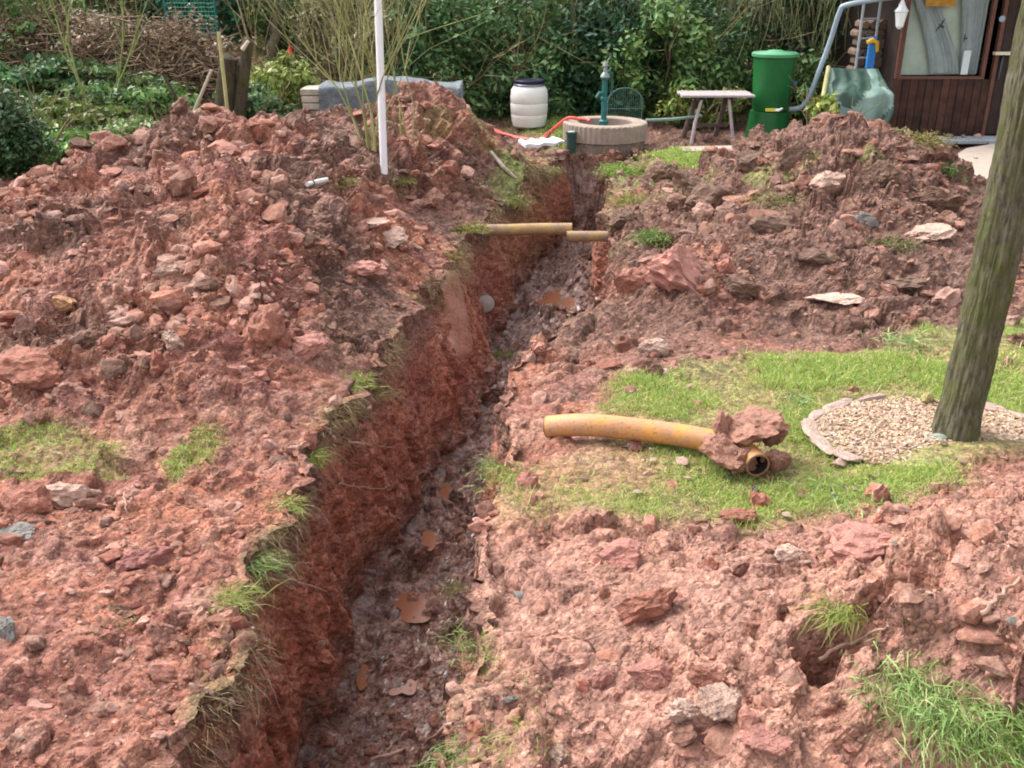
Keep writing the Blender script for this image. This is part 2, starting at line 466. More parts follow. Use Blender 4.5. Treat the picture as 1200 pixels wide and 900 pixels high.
X = G[:, :, 0]; T = G[:, :, 1]; YY = np.repeat(rows[:, None], NCL, 1)
H = base_h(X.ravel(), YY.ravel()).reshape(X.shape)
DEP = t_depth(YY)
Z = H * (1 - T) + T * np.minimum(-DEP, H) * 1.0
Z = np.where(DEP > 0, Z, H)
V = np.stack([X, YY, Z], -1)
flat_i = np.arange(NCL)
is_floor = np.zeros(NCL, bool); is_floor[4 + NL + NW:4 + NL + NW + NF] = True
is_wall = np.zeros(NCL, bool); is_wall[4 + NL:4 + NL + NW] = True; is_wall[4 + NL + NW + NF:4 + NL + NW + NF + NWR] = True

def poly(pts): return np.array([tuple(at(*p)[:2]) for p in pts])
def sdist(pl, x, y):
    """signed distance, positive inside"""
    inside = np.zeros(x.shape, bool); best = np.full(x.shape, 1e9)
    n = len(pl)
    for i in range(n):
        ax, ay = pl[i]; bx, by = pl[(i + 1) % n]
        cnd = ((ay > y) != (by > y)) & (x < (bx - ax) * (y - ay) / (by - ay + 1e-12) + ax)
        inside ^= cnd
        ex, ey = bx - ax, by - ay; t = np.clip(((x - ax) * ex + (y - ay) * ey) / (ex * ex + ey * ey + 1e-12), 0, 1)
        best = np.minimum(best, np.hypot(x - ax - t * ex, y - ay - t * ey))
    return np.where(inside, best, -best)
LAWN = poly([(585, 560), (625, 545), (680, 528), (705, 510), (712, 470), (725, 448), (800, 425), (900, 415), (980, 410), (1060, 392), (1200, 372), (1700, 360), (1700, 560), (1200, 540), (1100, 578), (1000, 600), (900, 618), (800, 612), (720, 615), (640, 600), (590, 600)])
LAWN2 = poly([(-700, 235), (0, 228), (60, 205), (140, 170), (215, 135), (300, 130), (600, 120), (600, 150), (655, 172), (668, 150), (1500, 60), (1500, 30), (-900, 30)])
GWELL = poly([(745, 184), (790, 176), (870, 178), (880, 190), (830, 200), (780, 194)])
GL1 = poly([(-60, 535), (60, 520), (150, 535), (160, 560), (60, 565), (-60, 570)])
GL2 = poly([(150, 545), (240, 500), (300, 520), (240, 560), (190, 580)])
GEDGE = poly([(520, 900), (505, 800), (515, 700), (545, 690), (580, 760), (570, 850), (560, 905)])
PATHR = poly([(1095, 182), (1150, 172), (1300, 172), (1300, 240), (1200, 240), (1140, 208)])
PXY = V.reshape(-1, 3)
ex = PXY[:, 0]; ey = PXY[:, 1]
ragged = fbm(PXY, 2.2, 4, 5) * .28
lawn = sstep(-.10, .10, sdist(LAWN, ex, ey) + ragged * .6)
lawn2 = sstep(-.3, .3, sdist(LAWN2, ex, ey) + ragged)
gw = sstep(-.08, .1, sdist(GWELL, ex, ey) + ragged * .5)
gl = np.maximum(sstep(-.05, .06, sdist(GL1, ex, ey) + ragged * .3), sstep(-.05, .06, sdist(GL2, ex, ey) + ragged * .5 - .06))
ge = sstep(-.05, .06, sdist(GEDGE, ex, ey) + ragged * .4 - .03)
edge_near = np.minimum(np.abs(ex - np.interp(ey, EL[:, 0], EL[:, 1])), np.abs(ex - np.interp(ey, ER[:, 0], ER[:, 1])))
edge_in = (ey > 1) & (ey < 12.9)
wallm = np.repeat(is_wall[None], NRW, 0).ravel() & (DEP.ravel() > .05)
floorm = np.repeat(is_floor[None], NRW, 0).ravel() & (DEP.ravel() > .05)
tt = T.ravel()
far_m = (ey > 15.9) | (ey < 1) | (np.abs(ex) > 12)
GREEN = np.maximum.reduce([lawn * (.30 + .45 * sstep(.2, 1.3, ex) + .25 * sstep(-.3, .3, fbm(PXY, 2.4, 4, 95))), lawn2, gw, gl * .45, ge * .15]) * (~wallm) * (~floorm)
GREEN = np.where(far_m, np.maximum(GREEN, .7), GREEN)
_ob = np.zeros(NCL, bool); _ob[:4] = True; _ob[-4:] = True; GREEN = np.where(np.repeat(_ob[None], NRW, 0).ravel(), .85, GREEN)
calm = np.maximum.reduce([lawn, lawn2, gw * .8])
trod = sstep(0, .5, sdist(poly([(600, 470), (640, 440), (700, 390), (900, 395), (1060, 385), (1200, 365), (1200, 372), (1060, 392), (900, 415), (725, 448), (690, 520), (600, 540)]), ex, ey) + .2)
rough = 1 - .9 * calm
rough *= (1 - .55 * trod)
heapness = sstep(.12, .45, H.ravel())
rough = rough * (.62 + .38 * heapness)
rough = np.where(wallm, .30, rough); rough = np.where(floorm, .75, rough)
_oc = np.ones(NCL); _oc[:4] = 0; _oc[-4:] = 0; _oc[4:14] = np.linspace(0, 1, 10); _oc[-14:-4] = np.linspace(1, 0, 10)
rough = np.where(far_m, .0, rough) * np.repeat(_oc[None], NRW, 0).ravel()

# base normals of the smooth grid
def grid_normals(V):
    du = np.gradient(V, axis=1); dv = np.gradient(V, axis=0)
    n = np.cross(du, dv); return n / (np.linalg.norm(n, axis=-1, keepdims=True) + 1e-9)
Nn = grid_normals(V).reshape(-1, 3)
Nn = np.where((wallm | floorm)[:, None], Nn, Nn * np.array([.9, .9, 1]))
Nn /= np.linalg.norm(Nn, axis=1, keepdims=True) + 1e-9
act = rough > 0.01
D = np.zeros(len(PXY)); CID = np.zeros(len(PXY))
pa = PXY[act]
warp = np.stack([fbm(pa, 6, 2, 31), fbm(pa, 6, 2, 32), fbm(pa, 6, 2, 33)], 1) * .05
o1 = np.zeros((len(pa), 3)); o2 = np.zeros((len(pa), 3)); o3 = np.zeros((len(pa), 3))
d1, c1 = worley((pa + warp) * 4.2, 1, o1)
d2, c2 = worley((pa + warp) * 10, 11, o2)
d3, c3 = worley((pa + warp * .6) * 23, 21, o3)
big = (1 - np.clip(d1 / .75, 0, 1) ** 2) * (.25 + .75 * c1)
medm = (1 - np.clip(d2 / .72, 0, 1) ** 2) * (.15 + .85 * c2)
sml = (1 - np.clip(d3 / .72, 0, 1) ** 2) * (.15 + .85 * c3)
def block(o, c, d, k):      # each cell a tilted block with worn edges
    a = c * 57.0
    return (c - .45 + k * (o[:, 0] * np.cos(a) + o[:, 1] * np.sin(a)) + .25 * o[:, 2]) * (1 - sstep(.40, .85, d))
g1 = sstep(-.25, .25, fbm(pa, 2.2, 2, 45)); g2 = sstep(-.3, .2, fbm(pa, 3.1, 2, 46))
blk = .17 * g1 * block(o1, c1, d1, .9) + .075 * g2 * block(o2, c2, d2, .85) + .018 * block(o3, c3, d3, .6)
rid = 1 - np.abs(fbm(pa, 2.6, 4, 47)) * 2.2
blk = blk + .05 * (rid - .5) * heapness[act]
disp = blk + .05 * big + .03 * medm + .015 * sml + .15 * fbm(pa, 1.3, 3, 41) * (.35 + .65 * heapness[act]) + .05 * fbm(pa, 7, 5, 42, .6) + .010 * fbm(pa, 30, 3, 43, .7) - .105
D[act] = disp * rough[act]
CID[act] = c2
# walls: vertical scoring by the digger bucket and root-bound topsoil, floor: churned mud
wq = PXY[wallm] * np.array([1, 5.0, .8])
D[wallm] += .07 * fbm(wq, 2.4, 4, 51) + .05 * fbm(PXY[wallm], 1.6, 4, 52) + .02 * fbm(PXY[wallm], 14, 3, 53)
D[~act] += .03 * fbm(PXY[~act], .9, 3, 61) * (~far_m[~act])
D += .010 * calm * fbm(PXY, 5, 3, 62)
PXY = PXY + Nn * D[:, None]
# colour zones
zr = GREEN * .95
mossy = np.exp(-(edge_near / .10) ** 2) * edge_in * sstep(-.05, .35, fbm(PXY, 3.1, 3, 71)) * (~floorm) * np.where(wallm, (tt < .14), 1)
zr = np.maximum(zr, mossy * .38 * np.where((ey < 6.5) & (ex > -.5), .15, 1))
hm = 1.5 * sstep(.16, .35, fbm(PXY, 2.6, 4, 72)) * sstep(.2, .5, H.ravel()) * sstep(7.5, 9.5, ey) * .55
zr = np.maximum(zr, hm * sstep(-1.5, 0, ex))
mz = np.exp(-((ex - 1.55) / .55) ** 2 - ((ey - 10.9) / 1.3) ** 2) + np.exp(-((ex - .1) / .35) ** 2 - ((ey - 10.8) / 1.2) ** 2)
zr = np.maximum(zr, np.clip(mz * 1.3, 0, 1) * sstep(-.15, .15, fbm(PXY, 3.3, 4, 78)) * (~floorm) * np.where(wallm, .3, 1))
zg = np.where(floorm, 1.0, 0.0); zg = np.where(wallm, sstep(.7, .98, tt + .12 * fbm(PXY, 5, 3, 77)) * .9, zg)
zb = sstep(-.15, .35, fbm(PXY, 1.3, 4, 73) + .8 * sstep(.9, 2.6, ex) * sstep(5.5, 7, ey) + .12 * sstep(7.5, 9.5, ey)) * .9
zb = np.maximum(zb, trod * .65)
zb *= 1 - .75 * (ey < 5.0) 
zb = np.where(wallm, np.maximum(.85 * (1 - sstep(.08, .35, tt + .12 * fbm(PXY, 4, 3, 75))), .15 * sstep(0, .4, fbm(PXY, 3, 3, 76))), zb)
zb = np.maximum(zb, (lawn2 + far_m).clip(0, 1))
za = sstep(.05, .5, fbm(PXY, 2.6, 4, 74)) * .8 * (1 - zb)
za = np.maximum(za, .75 * sstep(4.6, 3.2, ey) * (ex > -.2) * (~wallm) * (~floorm))
za = np.maximum(za, .5 * (CID > .8) * (~wallm))
za = np.where(floorm | wallm, za * .4, za)
ZONE = np.stack([zr, zg, zb, za.clip(0, 1)], 1)
ga, gb_ = at(955, 762, .22), at(1085, 690, .36); gdx, gdy = gb_.x - ga.x, gb_.y - ga.y
gt = np.clip(((PXY[:, 0] - ga.x) * gdx + (PXY[:, 1] - ga.y) * gdy) / (gdx ** 2 + gdy ** 2), 0, 1)
gd = np.hypot(PXY[:, 0] - ga.x - gt * gdx, PXY[:, 1] - ga.y - gt * gdy) + .05 * fbm(PXY, 7, 3, 64)
PXY[:, 2] -= (.27 - .19 * gt) * (1 - sstep(.055, .095, gd))
hc = at(1110, 900, .2); PXY[:, 2] -= .16 * (1 - sstep(.5, 1.0, np.hypot((PXY[:, 0] - hc.x) / .35, (PXY[:, 1] - hc.y) / .13)))
PUD = [(488, 682, .13, .15, 'orange puddle on the trench floor in the foreground'), (505, 625, .06, .11, 'small puddle just above the foreground puddle'), (428, 765, .05, .10, 'orange puddle against the left wall of the trench'), (470, 775, .07, .08, 'narrow puddle on the near trench floor'),
      (655, 338, .24, .40, 'orange puddle in the far trench beneath the pipes'), (588, 475, .04, .3, 'thin wet streak where the trench narrows'), (520, 560, .05, .12, 'small dark puddle in mid trench')]
PLEV = []
for (u, v, rx, ry, lab) in PUD:
    q = at(u, v, -.97 if v > 400 else -.82)
    rr_ = np.hypot((PXY[:, 0] - q.x) / rx, (PXY[:, 1] - q.y) / ry) + .35 * fbm(PXY, 9, 2, 65)
    ii = floorm & (rr_ < 1.0)
    if not ii.any(): PLEV.append(None); continue
    lev = float(np.percentile(PXY[ii, 2], 30)); PLEV.append(lev)
    w = (1 - sstep(.55, 1.5, rr_)) * floorm
    PXY[:, 2] = PXY[:, 2] * (1 - .75 * w) + (lev - .012 + .25 * (PXY[:, 2] - lev)) * .75 * w
GPTS = PXY.reshape(NRW, NCL, 3)
idx = np.arange(NRW * NCL).reshape(NRW, NCL)
F = np.stack([idx[:-1, :-1], idx[:-1, 1:], idx[1:, 1:], idx[1:, :-1]], -1).reshape(-1, 4)
# which part of the place each face belongs to
fx = PXY[F].mean(1)
ccol = np.tile(np.arange(NCL - 1), NRW - 1)
in_trench = (ccol >= 3 + NL) & (ccol < 4 + NL + NW + NF + NWR) & (fx[:, 1] > .9) & (fx[:, 1] < Y_END + .02)
Hf = H.ravel()[F[:, 0]]; yf = fx[:, 1]; xf = fx[:, 0]
left = ccol < 3 + NL
lawnf = np.maximum.reduce([lawn, lawn2])[F[:, 0]]
grp = np.zeros(len(F), int)                          # 0 ground 1 trench 2 left heap 3 back heap 4 right heap 5 front heap
grp[in_trench] = 1
spl = fbm(np.stack([xf * 0, yf * 0, yf * 0], 1) + fx, 1.2, 2, 88) * .3
grp[(~in_trench) & left & (Hf + spl * .1 > .15) & (yf > 4.6) & (yf < 12.8) & (lawnf < .6)] = 2
grp[(grp == 2) & (xf > -1.75 + spl) & (yf > 9.0 + spl)] = 3
grp[(~in_trench) & (~left) & (Hf > .06) & (yf > 6.3) & (yf < 12.2) & (lawnf < .6)] = 4
grp[(~in_trench) & (~left) & (Hf > .05) & (yf < 4.6) & (yf > 1.25) & (lawnf < .6)] = 5
names = {0: ('ground', 'structure'), 1: ('trench', 'structure'),
         2: ('earth_heap', 'broad heap of crumbled red earth left of the trench, running to the left edge'),
         3: ('earth_heap', 'peaked heap of reddish brown earth behind the white pole'),
         4: ('earth_heap', 'brown and pink heap of earth and clods right of the trench, behind the lawn'),
         5: ('earth_heap', 'low bank of pale pink loose earth in the right foreground')}
mesh_all = []
NALL = grid_normals(GPTS).reshape(-1, 3)
for g, (nm, lab) in names.items():
    ff = F[grp == g]
    used, inv = np.unique(ff, return_inverse=True)
    me = mesh_np(nm, PXY[used], inv.reshape(-1, 4), CUT if g == 1 else SOIL, ZONE[used], g == 0)
    if g == 0:
      try: me.normals_split_custom_set_from_vertices(NALL[used].astype(np.float32))
      except Exception: pass
    o = link(nm, me)
    if lab == 'structure': o['kind'] = 'structure'
    else: tag(o, lab, 'earth heap', 'heaps of dug out earth')
# one coarse BVH for placing things
BV = BVHTree.FromPolygons([tuple(p) for p in PXY.tolist()], F.tolist())
def gz(x, y):
    h = BV.ray_cast(Vector((x, y, 20)), Vector((0, 0, -1)))
    return h[0].z if h[0] else 0.0
def hit(u, v):
    h = BV.ray_cast(Vector((0, 0, CAM_H)), Vector(ray(u, v)).normalized())
    return (h[0], h[1]) if h[0] else (at(u, v), Vector((0, 0, 1)))

# ------------------------------------------------------------------ clods
def ico(level):
    import bmesh
    bm = bmesh.new(); bmesh.ops.create_icosphere(bm, subdivisions=level, radius=1.0)
    vs = np.array([v.co[:] for v in bm.verts]); fs = np.array([[v.index for v in f.verts] for f in bm.faces]); bm.free()
    return vs, fs
ICO = {k: ico(k) for k in (1, 2, 3, 4)}
def clod_shape(level, seed, planes=7, nz=.16, flat=1.0):
    rg = np.random.default_rng(seed); vs, fs = ICO[level]; v = vs.copy()
    v = v * (1 + .30 * fbm(vs + seed * 3.1, 1.1, 2, seed)[:, None])
    for _ in range(planes):
        n = rg.normal(size=3); n /= np.linalg.norm(n); d = rg.uniform(.5, .82)
        pr = v @ n; v = np.where((pr > d)[:, None], v - (pr - d)[:, None] * n * .92, v)
    v = v * (1 + nz * fbm(vs + seed * 1.4, 3.2, 3, seed + 5)[:, None])
    if level > 2: v = v * (1 + nz * .35 * fbm(vs + seed * .7, 9, 2, seed + 9)[:, None])
    v *= np.array([rg.uniform(.85, 1.3), rg.uniform(.75, 1.1), rg.uniform(.55, .85) * flat])
    return v / np.abs(v).max(), fs
def rotm(rg, n):
    q = rg.normal(size=(n, 4)); q /= np.linalg.norm(q, axis=1, keepdims=True)
    w, x, y, z = q.T
    return np.stack([1 - 2 * (y * y + z * z), 2 * (x * y - z * w), 2 * (x * z + y * w), 2 * (x * y + z * w), 1 - 2 * (x * x + z * z), 2 * (y * z - x * w), 2 * (x * z - y * w), 2 * (y * z + x * w), 1 - 2 * (x * x + y * y)], 1).reshape(n, 3, 3)
TINTS = np.array([(.32, .13, .09), (.27, .105, .072), (.42, .20, .15), (.22, .10, .068), (.50, .29, .23), (.24, .13, .095), (.16, .09, .065), (.37, .175, .13), (.40, .25, .20), (.38, .16, .10)]) * np.array([1.0, .95, .96])

ok_cols = np.zeros(NCL, bool); ok_cols[6:NCL - 6] = True
okr = (rows > 1.5) & (rows < 12.9)
cand = (okr[:, None] & ok_cols[None]).ravel()
def scat_weight():
    w = (rough ** 1.2) * cand
    w = np.where(floorm, .55, w) * cand; w = np.where(wallm, .10, w) * cand
    gr = np.maximum.reduce([lawn, lawn2, gw, gl])
    w = np.where(gr > .5, .03 + .16 * (ex < 1.5) * (ey < 6.5) * (ey > 3), w) * cand
    w = np.where((ex > -.1) & (ey < 4.7) & (~floorm), w * .55, w)
    clump = sstep(-.2, .35, fbm(PXY, 2.1, 3, 91)) ** 1.5
    return w * (.12 + .88 * clump)
SW = scat_weight(); SW /= SW.sum()
def tint_at(ix, rg):
    z = ZONE[ix]; e = PXY[ix]
    ki = rg.integers(0, len(TINTS), len(ix)); c = TINTS[ki] * rg.uniform(.85, 1.2, (len(ix), 1))
    c = c * (1 - .55 * z[:, 2:3]) + np.array((.17, .10, .072)) * .55 * z[:, 2:3]
    c = c * (1 - .5 * z[:, 1:2]) + np.array((.11, .055, .045)) * .5 * z[:, 1:2]
    pl = (.5 * z[:, 3:4]); c = c * (1 - pl) + np.array((.46, .26, .19)) * pl
    return c
def scatter(name, n, level, smin, smax, power, seed, label):
    rg = np.random.default_rng(seed)
    ix = rg.choice(len(PXY), n, p=SW)
    pos = PXY[ix] + rg.normal(size=(n, 3)) * np.array([.01, .01, .002]); dist = np.linalg.norm(pos - np.array([0, 0, CAM_H]), axis=1)
    s = smin + (smax - smin) * rg.random(n) ** power
    s = s * (.55 + .45 * np.clip(dist / 6, .5, 1.6))
    s = s * (.75 + .5 * heapness[ix])
    s = np.where(floorm[ix], s * .8, s); s = np.where(wallm[ix], s * .6, s)
    tint = tint_at(ix, rg)
    shapes = [clod_shape(level, seed * 10 + k, 9, .42) for k in range(10)]
    vs = []; fs = []; cs = []; base = 0
    var = rg.integers(0, 10, n); M = rotm(rg, n)
    for k in range(10):
        sel = np.where(var == k)[0]
        if not len(sel): continue
        sv, sf = shapes[k]
        w = np.einsum('nij,vj->nvi', M[sel], sv) * s[sel][:, None, None]
        w *= np.stack([rg.uniform(.7, 1.2, len(sel)), rg.uniform(.7, 1.2, len(sel)), rg.uniform(.5, .9, len(sel))], 1)[:, None, :]
        w += (pos[sel] + np.array([0, 0, 1]) * (s[sel] * -.08)[:, None])[:, None, :]
        vs.append(w.reshape(-1, 3)); nv = len(sv)
        fs.append((sf[None] + (np.arange(len(sel)) * nv)[:, None, None]).reshape(-1, 3) + base); base += nv * len(sel)
        cs.append(np.repeat(tint[sel], nv, 0))
    me = mesh_np(name, np.concatenate(vs), np.concatenate(fs), CLOD, np.concatenate(cs), False)
    o = link(name, me); tag(o, label, kind='stuff'); return o
scatter('earth_crumbs', 34000, 1, .004, .016, 1.8, 3, 'small crumbs of red earth strewn over the heaps and ground')
scatter('earth_rubble', 7000, 2, .016, .105, 3.0, 4, 'loose lumps of red earth lying over the heaps and trench')

# the largest clods: one object each
rg = np.random.default_rng(77)
CL_MESH = []
for k in range(24):
    sv, sf = clod_shape(3, 900 + k, 9, .42)
    t = TINTS[k % len(TINTS)] * rg.uniform(.9, 1.15)
    CL_MESH.append(mesh_np('earth_clod', sv, sf, CLOD, np.repeat(t[None], len(sv), 0), False))
    CL_MESH[-1]['hue'] = ['red', 'dark red', 'pink', 'dark brown', 'pale pink', 'brownish red', 'blackish brown', 'dull pink', 'greyish', 'orange red'][k % 10]
wl = SW * (~floorm) * (~wallm); wl /= wl.sum()
ix = rg.choice(len(PXY), 1500, p=wl)
picked = []
for i in ix:
    if len(picked) >= 230: break
    p = PXY[i]; dist = math.hypot(p[0], p[1], p[2] - CAM_H)
    if p[1] < 1.9 or abs(p[0]) > .53 * (p[1] * .92 + .9): continue
    s = (.036 + .085 * rg.random() ** 2.0) * (.6 + .4 * min(dist / 6, 1.5))
    if any((p[0] - q[0]) ** 2 + (p[1] - q[1]) ** 2 < (s + q[3]) ** 2 * 1.0 for q in picked): continue
    picked.append((p[0], p[1], p[2], s, i))
for (x, y_, z, s, i) in picked:
    zone = ZONE[i]; side = 'left' if x < np.interp(y_, EL[:, 0], EL[:, 1]) + .1 else 'right'
    k = int(rg.integers(0, 24)) if zone[2] < .5 else int(rg.choice([3, 5, 6, 8, 13, 15, 16, 18]))
    o = link('earth_clod', CL_MESH[k], None, (x, y_, z - s * .05), tuple(rg.uniform(0, 6.28, 3)))
    o.scale = (s, s, s * .85)
    t_ = CL_MESH[k].get('hue'); sz_ = 'mid-sized' if s < .06 else ('small' if s < .065 else 'large')
    u_ = 600 + FPX * x / (y_ * FWD[1] + (CAM_H - z) * .39)
    if side == 'left':
        if y_ > 8.6: wh = 'near the crest of the broad heap'
        elif y_ > 7.3: wh = 'on the upper slope of the broad heap'
        elif y_ > 5.2: wh = 'low on the broad heap'
        elif y_ > 3.8: wh = 'between broad heap and clay boulders'
        else: wh = 'in front of the clay boulders'
        if y_ > 8.6 and u_ > 400: wh = 'on the peaked heap behind the white pole'
        ww = ', towards the left edge' if u_ < 150 else (', near the trench' if u_ > 330 else ', midway to the trench')
    else:
        if y_ > 8.3: wh = 'near the crest of the right heap'
        elif y_ > 6.6: wh = 'on the front slope of the right heap'
        elif y_ > 4.4: wh = 'on the trodden bank beside the lawn'
        elif y_ > 3.1: wh = 'at the lawn side of the foreground bank'
        else: wh = 'on the near part of the foreground bank'
        ww = ', close to the trench' if u_ < 780 else (', towards the right edge' if u_ > 1000 else ', midway along')
    w_ = sz_ + ' ' + t_ + ' clod ' + wh + ww; g_ = 'clods ' + wh
    tag(o, w_, 'clod', g_)

_by = {}; _seen = set()
for o in bpy.data.objects:
    if o.name.startswith('earth_clod') and 'label' in o: _by.setdefault(o['label'], []).append(o)
for lab_, os_ in _by.items():
    n_ = len(os_)
    if n_ < 2: continue
    os_.sort(key=lambda q: q.location.y)
    W_ = {2: ['nearer', 'farther'], 3: ['nearest', 'middle', 'farthest'], 4: ['nearest', 'second nearest', 'second farthest', 'farthest']}.get(n_) or ['nearest', 'second nearest', 'third nearest', 'third farthest', 'second farthest', 'farthest'][:n_]
    for w_, q in zip(W_, os_): 
        t_ = (w_ + ' ' + lab_).replace('mid-sized ', '').replace('small ', '').replace('large ', '') if len((w_ + ' ' + lab_).replace('-', ' ').split()) > 16 else w_ + ' ' + lab_
        if len(t_.replace('-', ' ').split()) > 16: t_ = t_.replace('brownish ', '').replace('blackish ', '').replace('orange ', '')
        while t_ in _seen: t_ = t_.replace('clod', 'lump') if 'clod' in t_ else t_.replace('lump', 'chunk')
        _seen.add(t_); q['label'] = t_
def stone_mat(name, c, var=.2):
    m, nt, b = newmat(name)
    f = noise(nt, 1.6, 5, .65); g = noise(nt, 6, 5, .7)
    cc = mixc(nt, ramp(nt, f, [(.35, 0.), (.65, 1.)]), tuple(q * .72 for q in c), tuple(min(1, q * 1.2) for q in c))
    cc = mixc(nt, ramp(nt, g, [(.55, 0.), (.75, .6)]), cc, (.30, .13, .085))
    nt.links.new(cc, b.inputs['Base Color']); b.inputs['Roughness'].default_value = .85
    v1, k1 = cells(nt, 5.5); v2, k2 = cells(nt, 14)
    p = bump(nt, b, g, .6, .02); p = bump(nt, b, v1, .6, .016, p); p = bump(nt, b, v2, .6, .007, p); bump(nt, b, noise(nt, 30, 3, .7), .5, .008, p)
    return m
SM = {'purple': stone_mat('purple_sandstone', (.30, .115, .095)), 'pink': stone_mat('pink_clay', (.42, .185, .145)), 'pale': stone_mat('pale_clay', (.58, .38, .30)),
      'grey': stone_mat('grey_stone', (.24, .22, .20)), 'brown': stone_mat('brown_earth', (.16, .09, .06)), 'ochre': stone_mat('ochre_clay', (.42, .22, .11)), 'rust': stone_mat('rust_earth', (.33, .13, .085)),
      'tan': stone_mat('grey_tan_slab', (.48, .31, .24))}
specials = [  # u, v, width px, height px, material, flatness, label
    (72, 590, 74, 62, 'tan', .8, 'largest rounded boulder of clay at the left, half grey half red'),
    (28, 600, 58, 50, 'rust', .8, 'dark rusty clod wedged between the left boulder and the frame edge'),
    (18, 628, 44, 26, 'grey', .6, 'flat pale grey stone in front of the left clay boulders'),
    (165, 660, 62, 34, 'purple', .6, 'purple red sandstone block right of the left clay boulder'),
    (4, 745, 30, 34, 'grey', .8, 'grey stone cut by the left edge of the picture, near the bottom'),
    (70, 362, 46, 28, 'ochre', .6, 'ochre clay clod on the left slope of the broad heap'),
    (18, 238, 36, 30, 'rust', .8, 'dark red clod at the far left end of the broad heap'),
    (30, 440, 70, 44, 'rust', .5, 'wide rust red clod at the left edge, below the broad heap'),
    (205, 405, 34, 22, 'tan', .5, 'tan flat stone in the middle of the broad heap'),
    (195, 322, 34, 22, 'tan', .6, 'tan lump high on the middle of the broad heap'),
    (265, 405, 40, 42, 'pink', .7, 'pink clod with a flat face low on the broad heap'),
    (310, 395, 58, 46, 'rust', .6, 'rust red block in the lower middle of the broad heap'),
    (355, 415, 56, 34, 'pink', .5, 'pink wedge clod near the trench at the foot of the broad heap'),
    (430, 265, 50, 20, 'tan', .35, 'upper long tan slab sliding down the broad heap'),
    (455, 282, 44, 16, 'tan', .35, 'lower long tan slab beside the trench edge'),
    (425, 318, 56, 24, 'pink', .4, 'pale pink slab above the trench edge'),
    (835, 243, 70, 40, 'brown', .7, 'big dark brown clod with a hollow side on the right heap'),
    (798, 322, 92, 60, 'pink', .75, 'big crumbly pink mass at the left end of the right heap'),
    (740, 340, 40, 30, 'rust', .6, 'reddish clod left of the crumbly pink mass'),
    (880, 195, 36, 26, 'brown', .8, 'dark brown clod near the crest of the right heap'),
    (975, 222, 50, 34, 'tan', .7, 'tan stone on the upper middle of the right heap'),
    (1015, 262, 30, 24, 'grey', .7, 'grey stone on the middle of the right heap'),
    (985, 354, 78, 14, 'pale', .25, 'long pale slab lying at the foot of the right heap'),
    (1090, 275, 56, 16, 'tan', .3, 'tan slab at the right end of the right heap, by the tree'),
    (770, 412, 44, 26, 'tan', .5, 'flat tan clod between the trench and the lawn'),
    (690, 300, 30, 22, 'brown', .6, 'brown clod on the right lip of the trench, below the pipes'),
    (730, 262, 34, 22, 'brown', .6, 'brown clod right of the short pipe end'),
    (715, 430, 34, 18, 'rust', .5, 'rust clod on the trodden bank above the orange pipe'),
    (1015, 645, 84, 42, 'pink', .55, 'largest pink slab on the right foreground bank'),
    (925, 655, 40, 26, 'pale', .5, 'pale pink slab left of the largest slab'),
    (805, 840, 50, 38, 'pale', .6, 'whitish flat clod at the bottom of the foreground bank'),
    (845, 830, 48, 40, 'tan', .7, 'tan clod just right of the whitish clod'),
    (835, 868, 46, 30, 'pink', .6, 'pink clod below the whitish clod'),
    (725, 660, 66, 40, 'pink', .55, 'flat pink lump at the upper left of the foreground bank'),
    (760, 720, 76, 46, 'rust', .55, 'rust red lump in the middle left of the foreground bank'),
    (770, 800, 66, 52, 'pink', .7, 'large pink lump above the whitish clod'),
    (830, 800, 48, 40, 'rust', .7, 'small rust lump right of the large pink lump'),
    (705, 800, 34, 28, 'pink', .8, 'roundish pink lump left of the large pink lump'),
    (905, 875, 60, 30, 'pink', .5, 'pink lump at the bottom edge of the picture'),
    (655, 890, 30, 26, 'pale', .8, 'whitish stone at the bottom edge right of the trench'),
    (865, 607, 46, 20, 'rust', .5, 'rust clod at the grass edge below the muddy pipe end'),
    (932, 190, 46, 34, 'brown', .8, 'dark brown clod high on the right heap, right of its crest clod'),
    (815, 222, 50, 30, 'brown', .7, 'dark brown clod left of the big hollow clod on the right heap'),
    (1040, 212, 52, 34, 'brown', .8, 'dark brown clod high on the right heap below the dry turf dome'),
    (1105, 238, 50, 36, 'brown', .8, 'dark brown clod at the right shoulder of the right heap'),
    (905, 268, 60, 28, 'brown', .7, 'broad dark clod in the centre of the right heap'),
    (955, 305, 52, 22, 'brown', .6, 'flat dark clod low in the centre of the right heap'),
    (1062, 335, 60, 24, 'brown', .6, 'flat dark clod near the foot of the right heap by the tree'),
    (780, 208, 38, 26, 'brown', .8, 'dark clod in the turf right of the far trench end'),
    (865, 340, 56, 28, 'brown', .6, 'dark clod at the foot of the right heap above the lawn'),
    (780, 330, 40, 40, 'pink', .8, 'pink lump stuck in the front of the crumbly pink mass'),
]
def put_clod(u, v, wpx, hpx, mat, flat, label, seed, name='earth_clod', cat='clod', sink=.25):
    p, n = hit(u, v)
    d = (Vector(p) - Vector((0, 0, CAM_H))).length
    sx = wpx / FPX * d * .5
    sv, sf = clod_shape(4, seed, 7, .30)
    sv = sv @ rotm(np.random.default_rng(seed), 1)[0].T * np.array([1, .85, .75])
    sv = sv / np.abs(sv[:, 0]).max()
    me = mesh_np(name, sv, sf, mat, None, False)
    zz = max(hpx / FPX * d * .5 / .75, sx * .25)
    o = link(name, me, None, (p[0], p[1] + sx * .2, p[2] + zz * .1)); o.scale = (sx * 1.05, sx * .9, zz)
    return tag(o, label, cat)
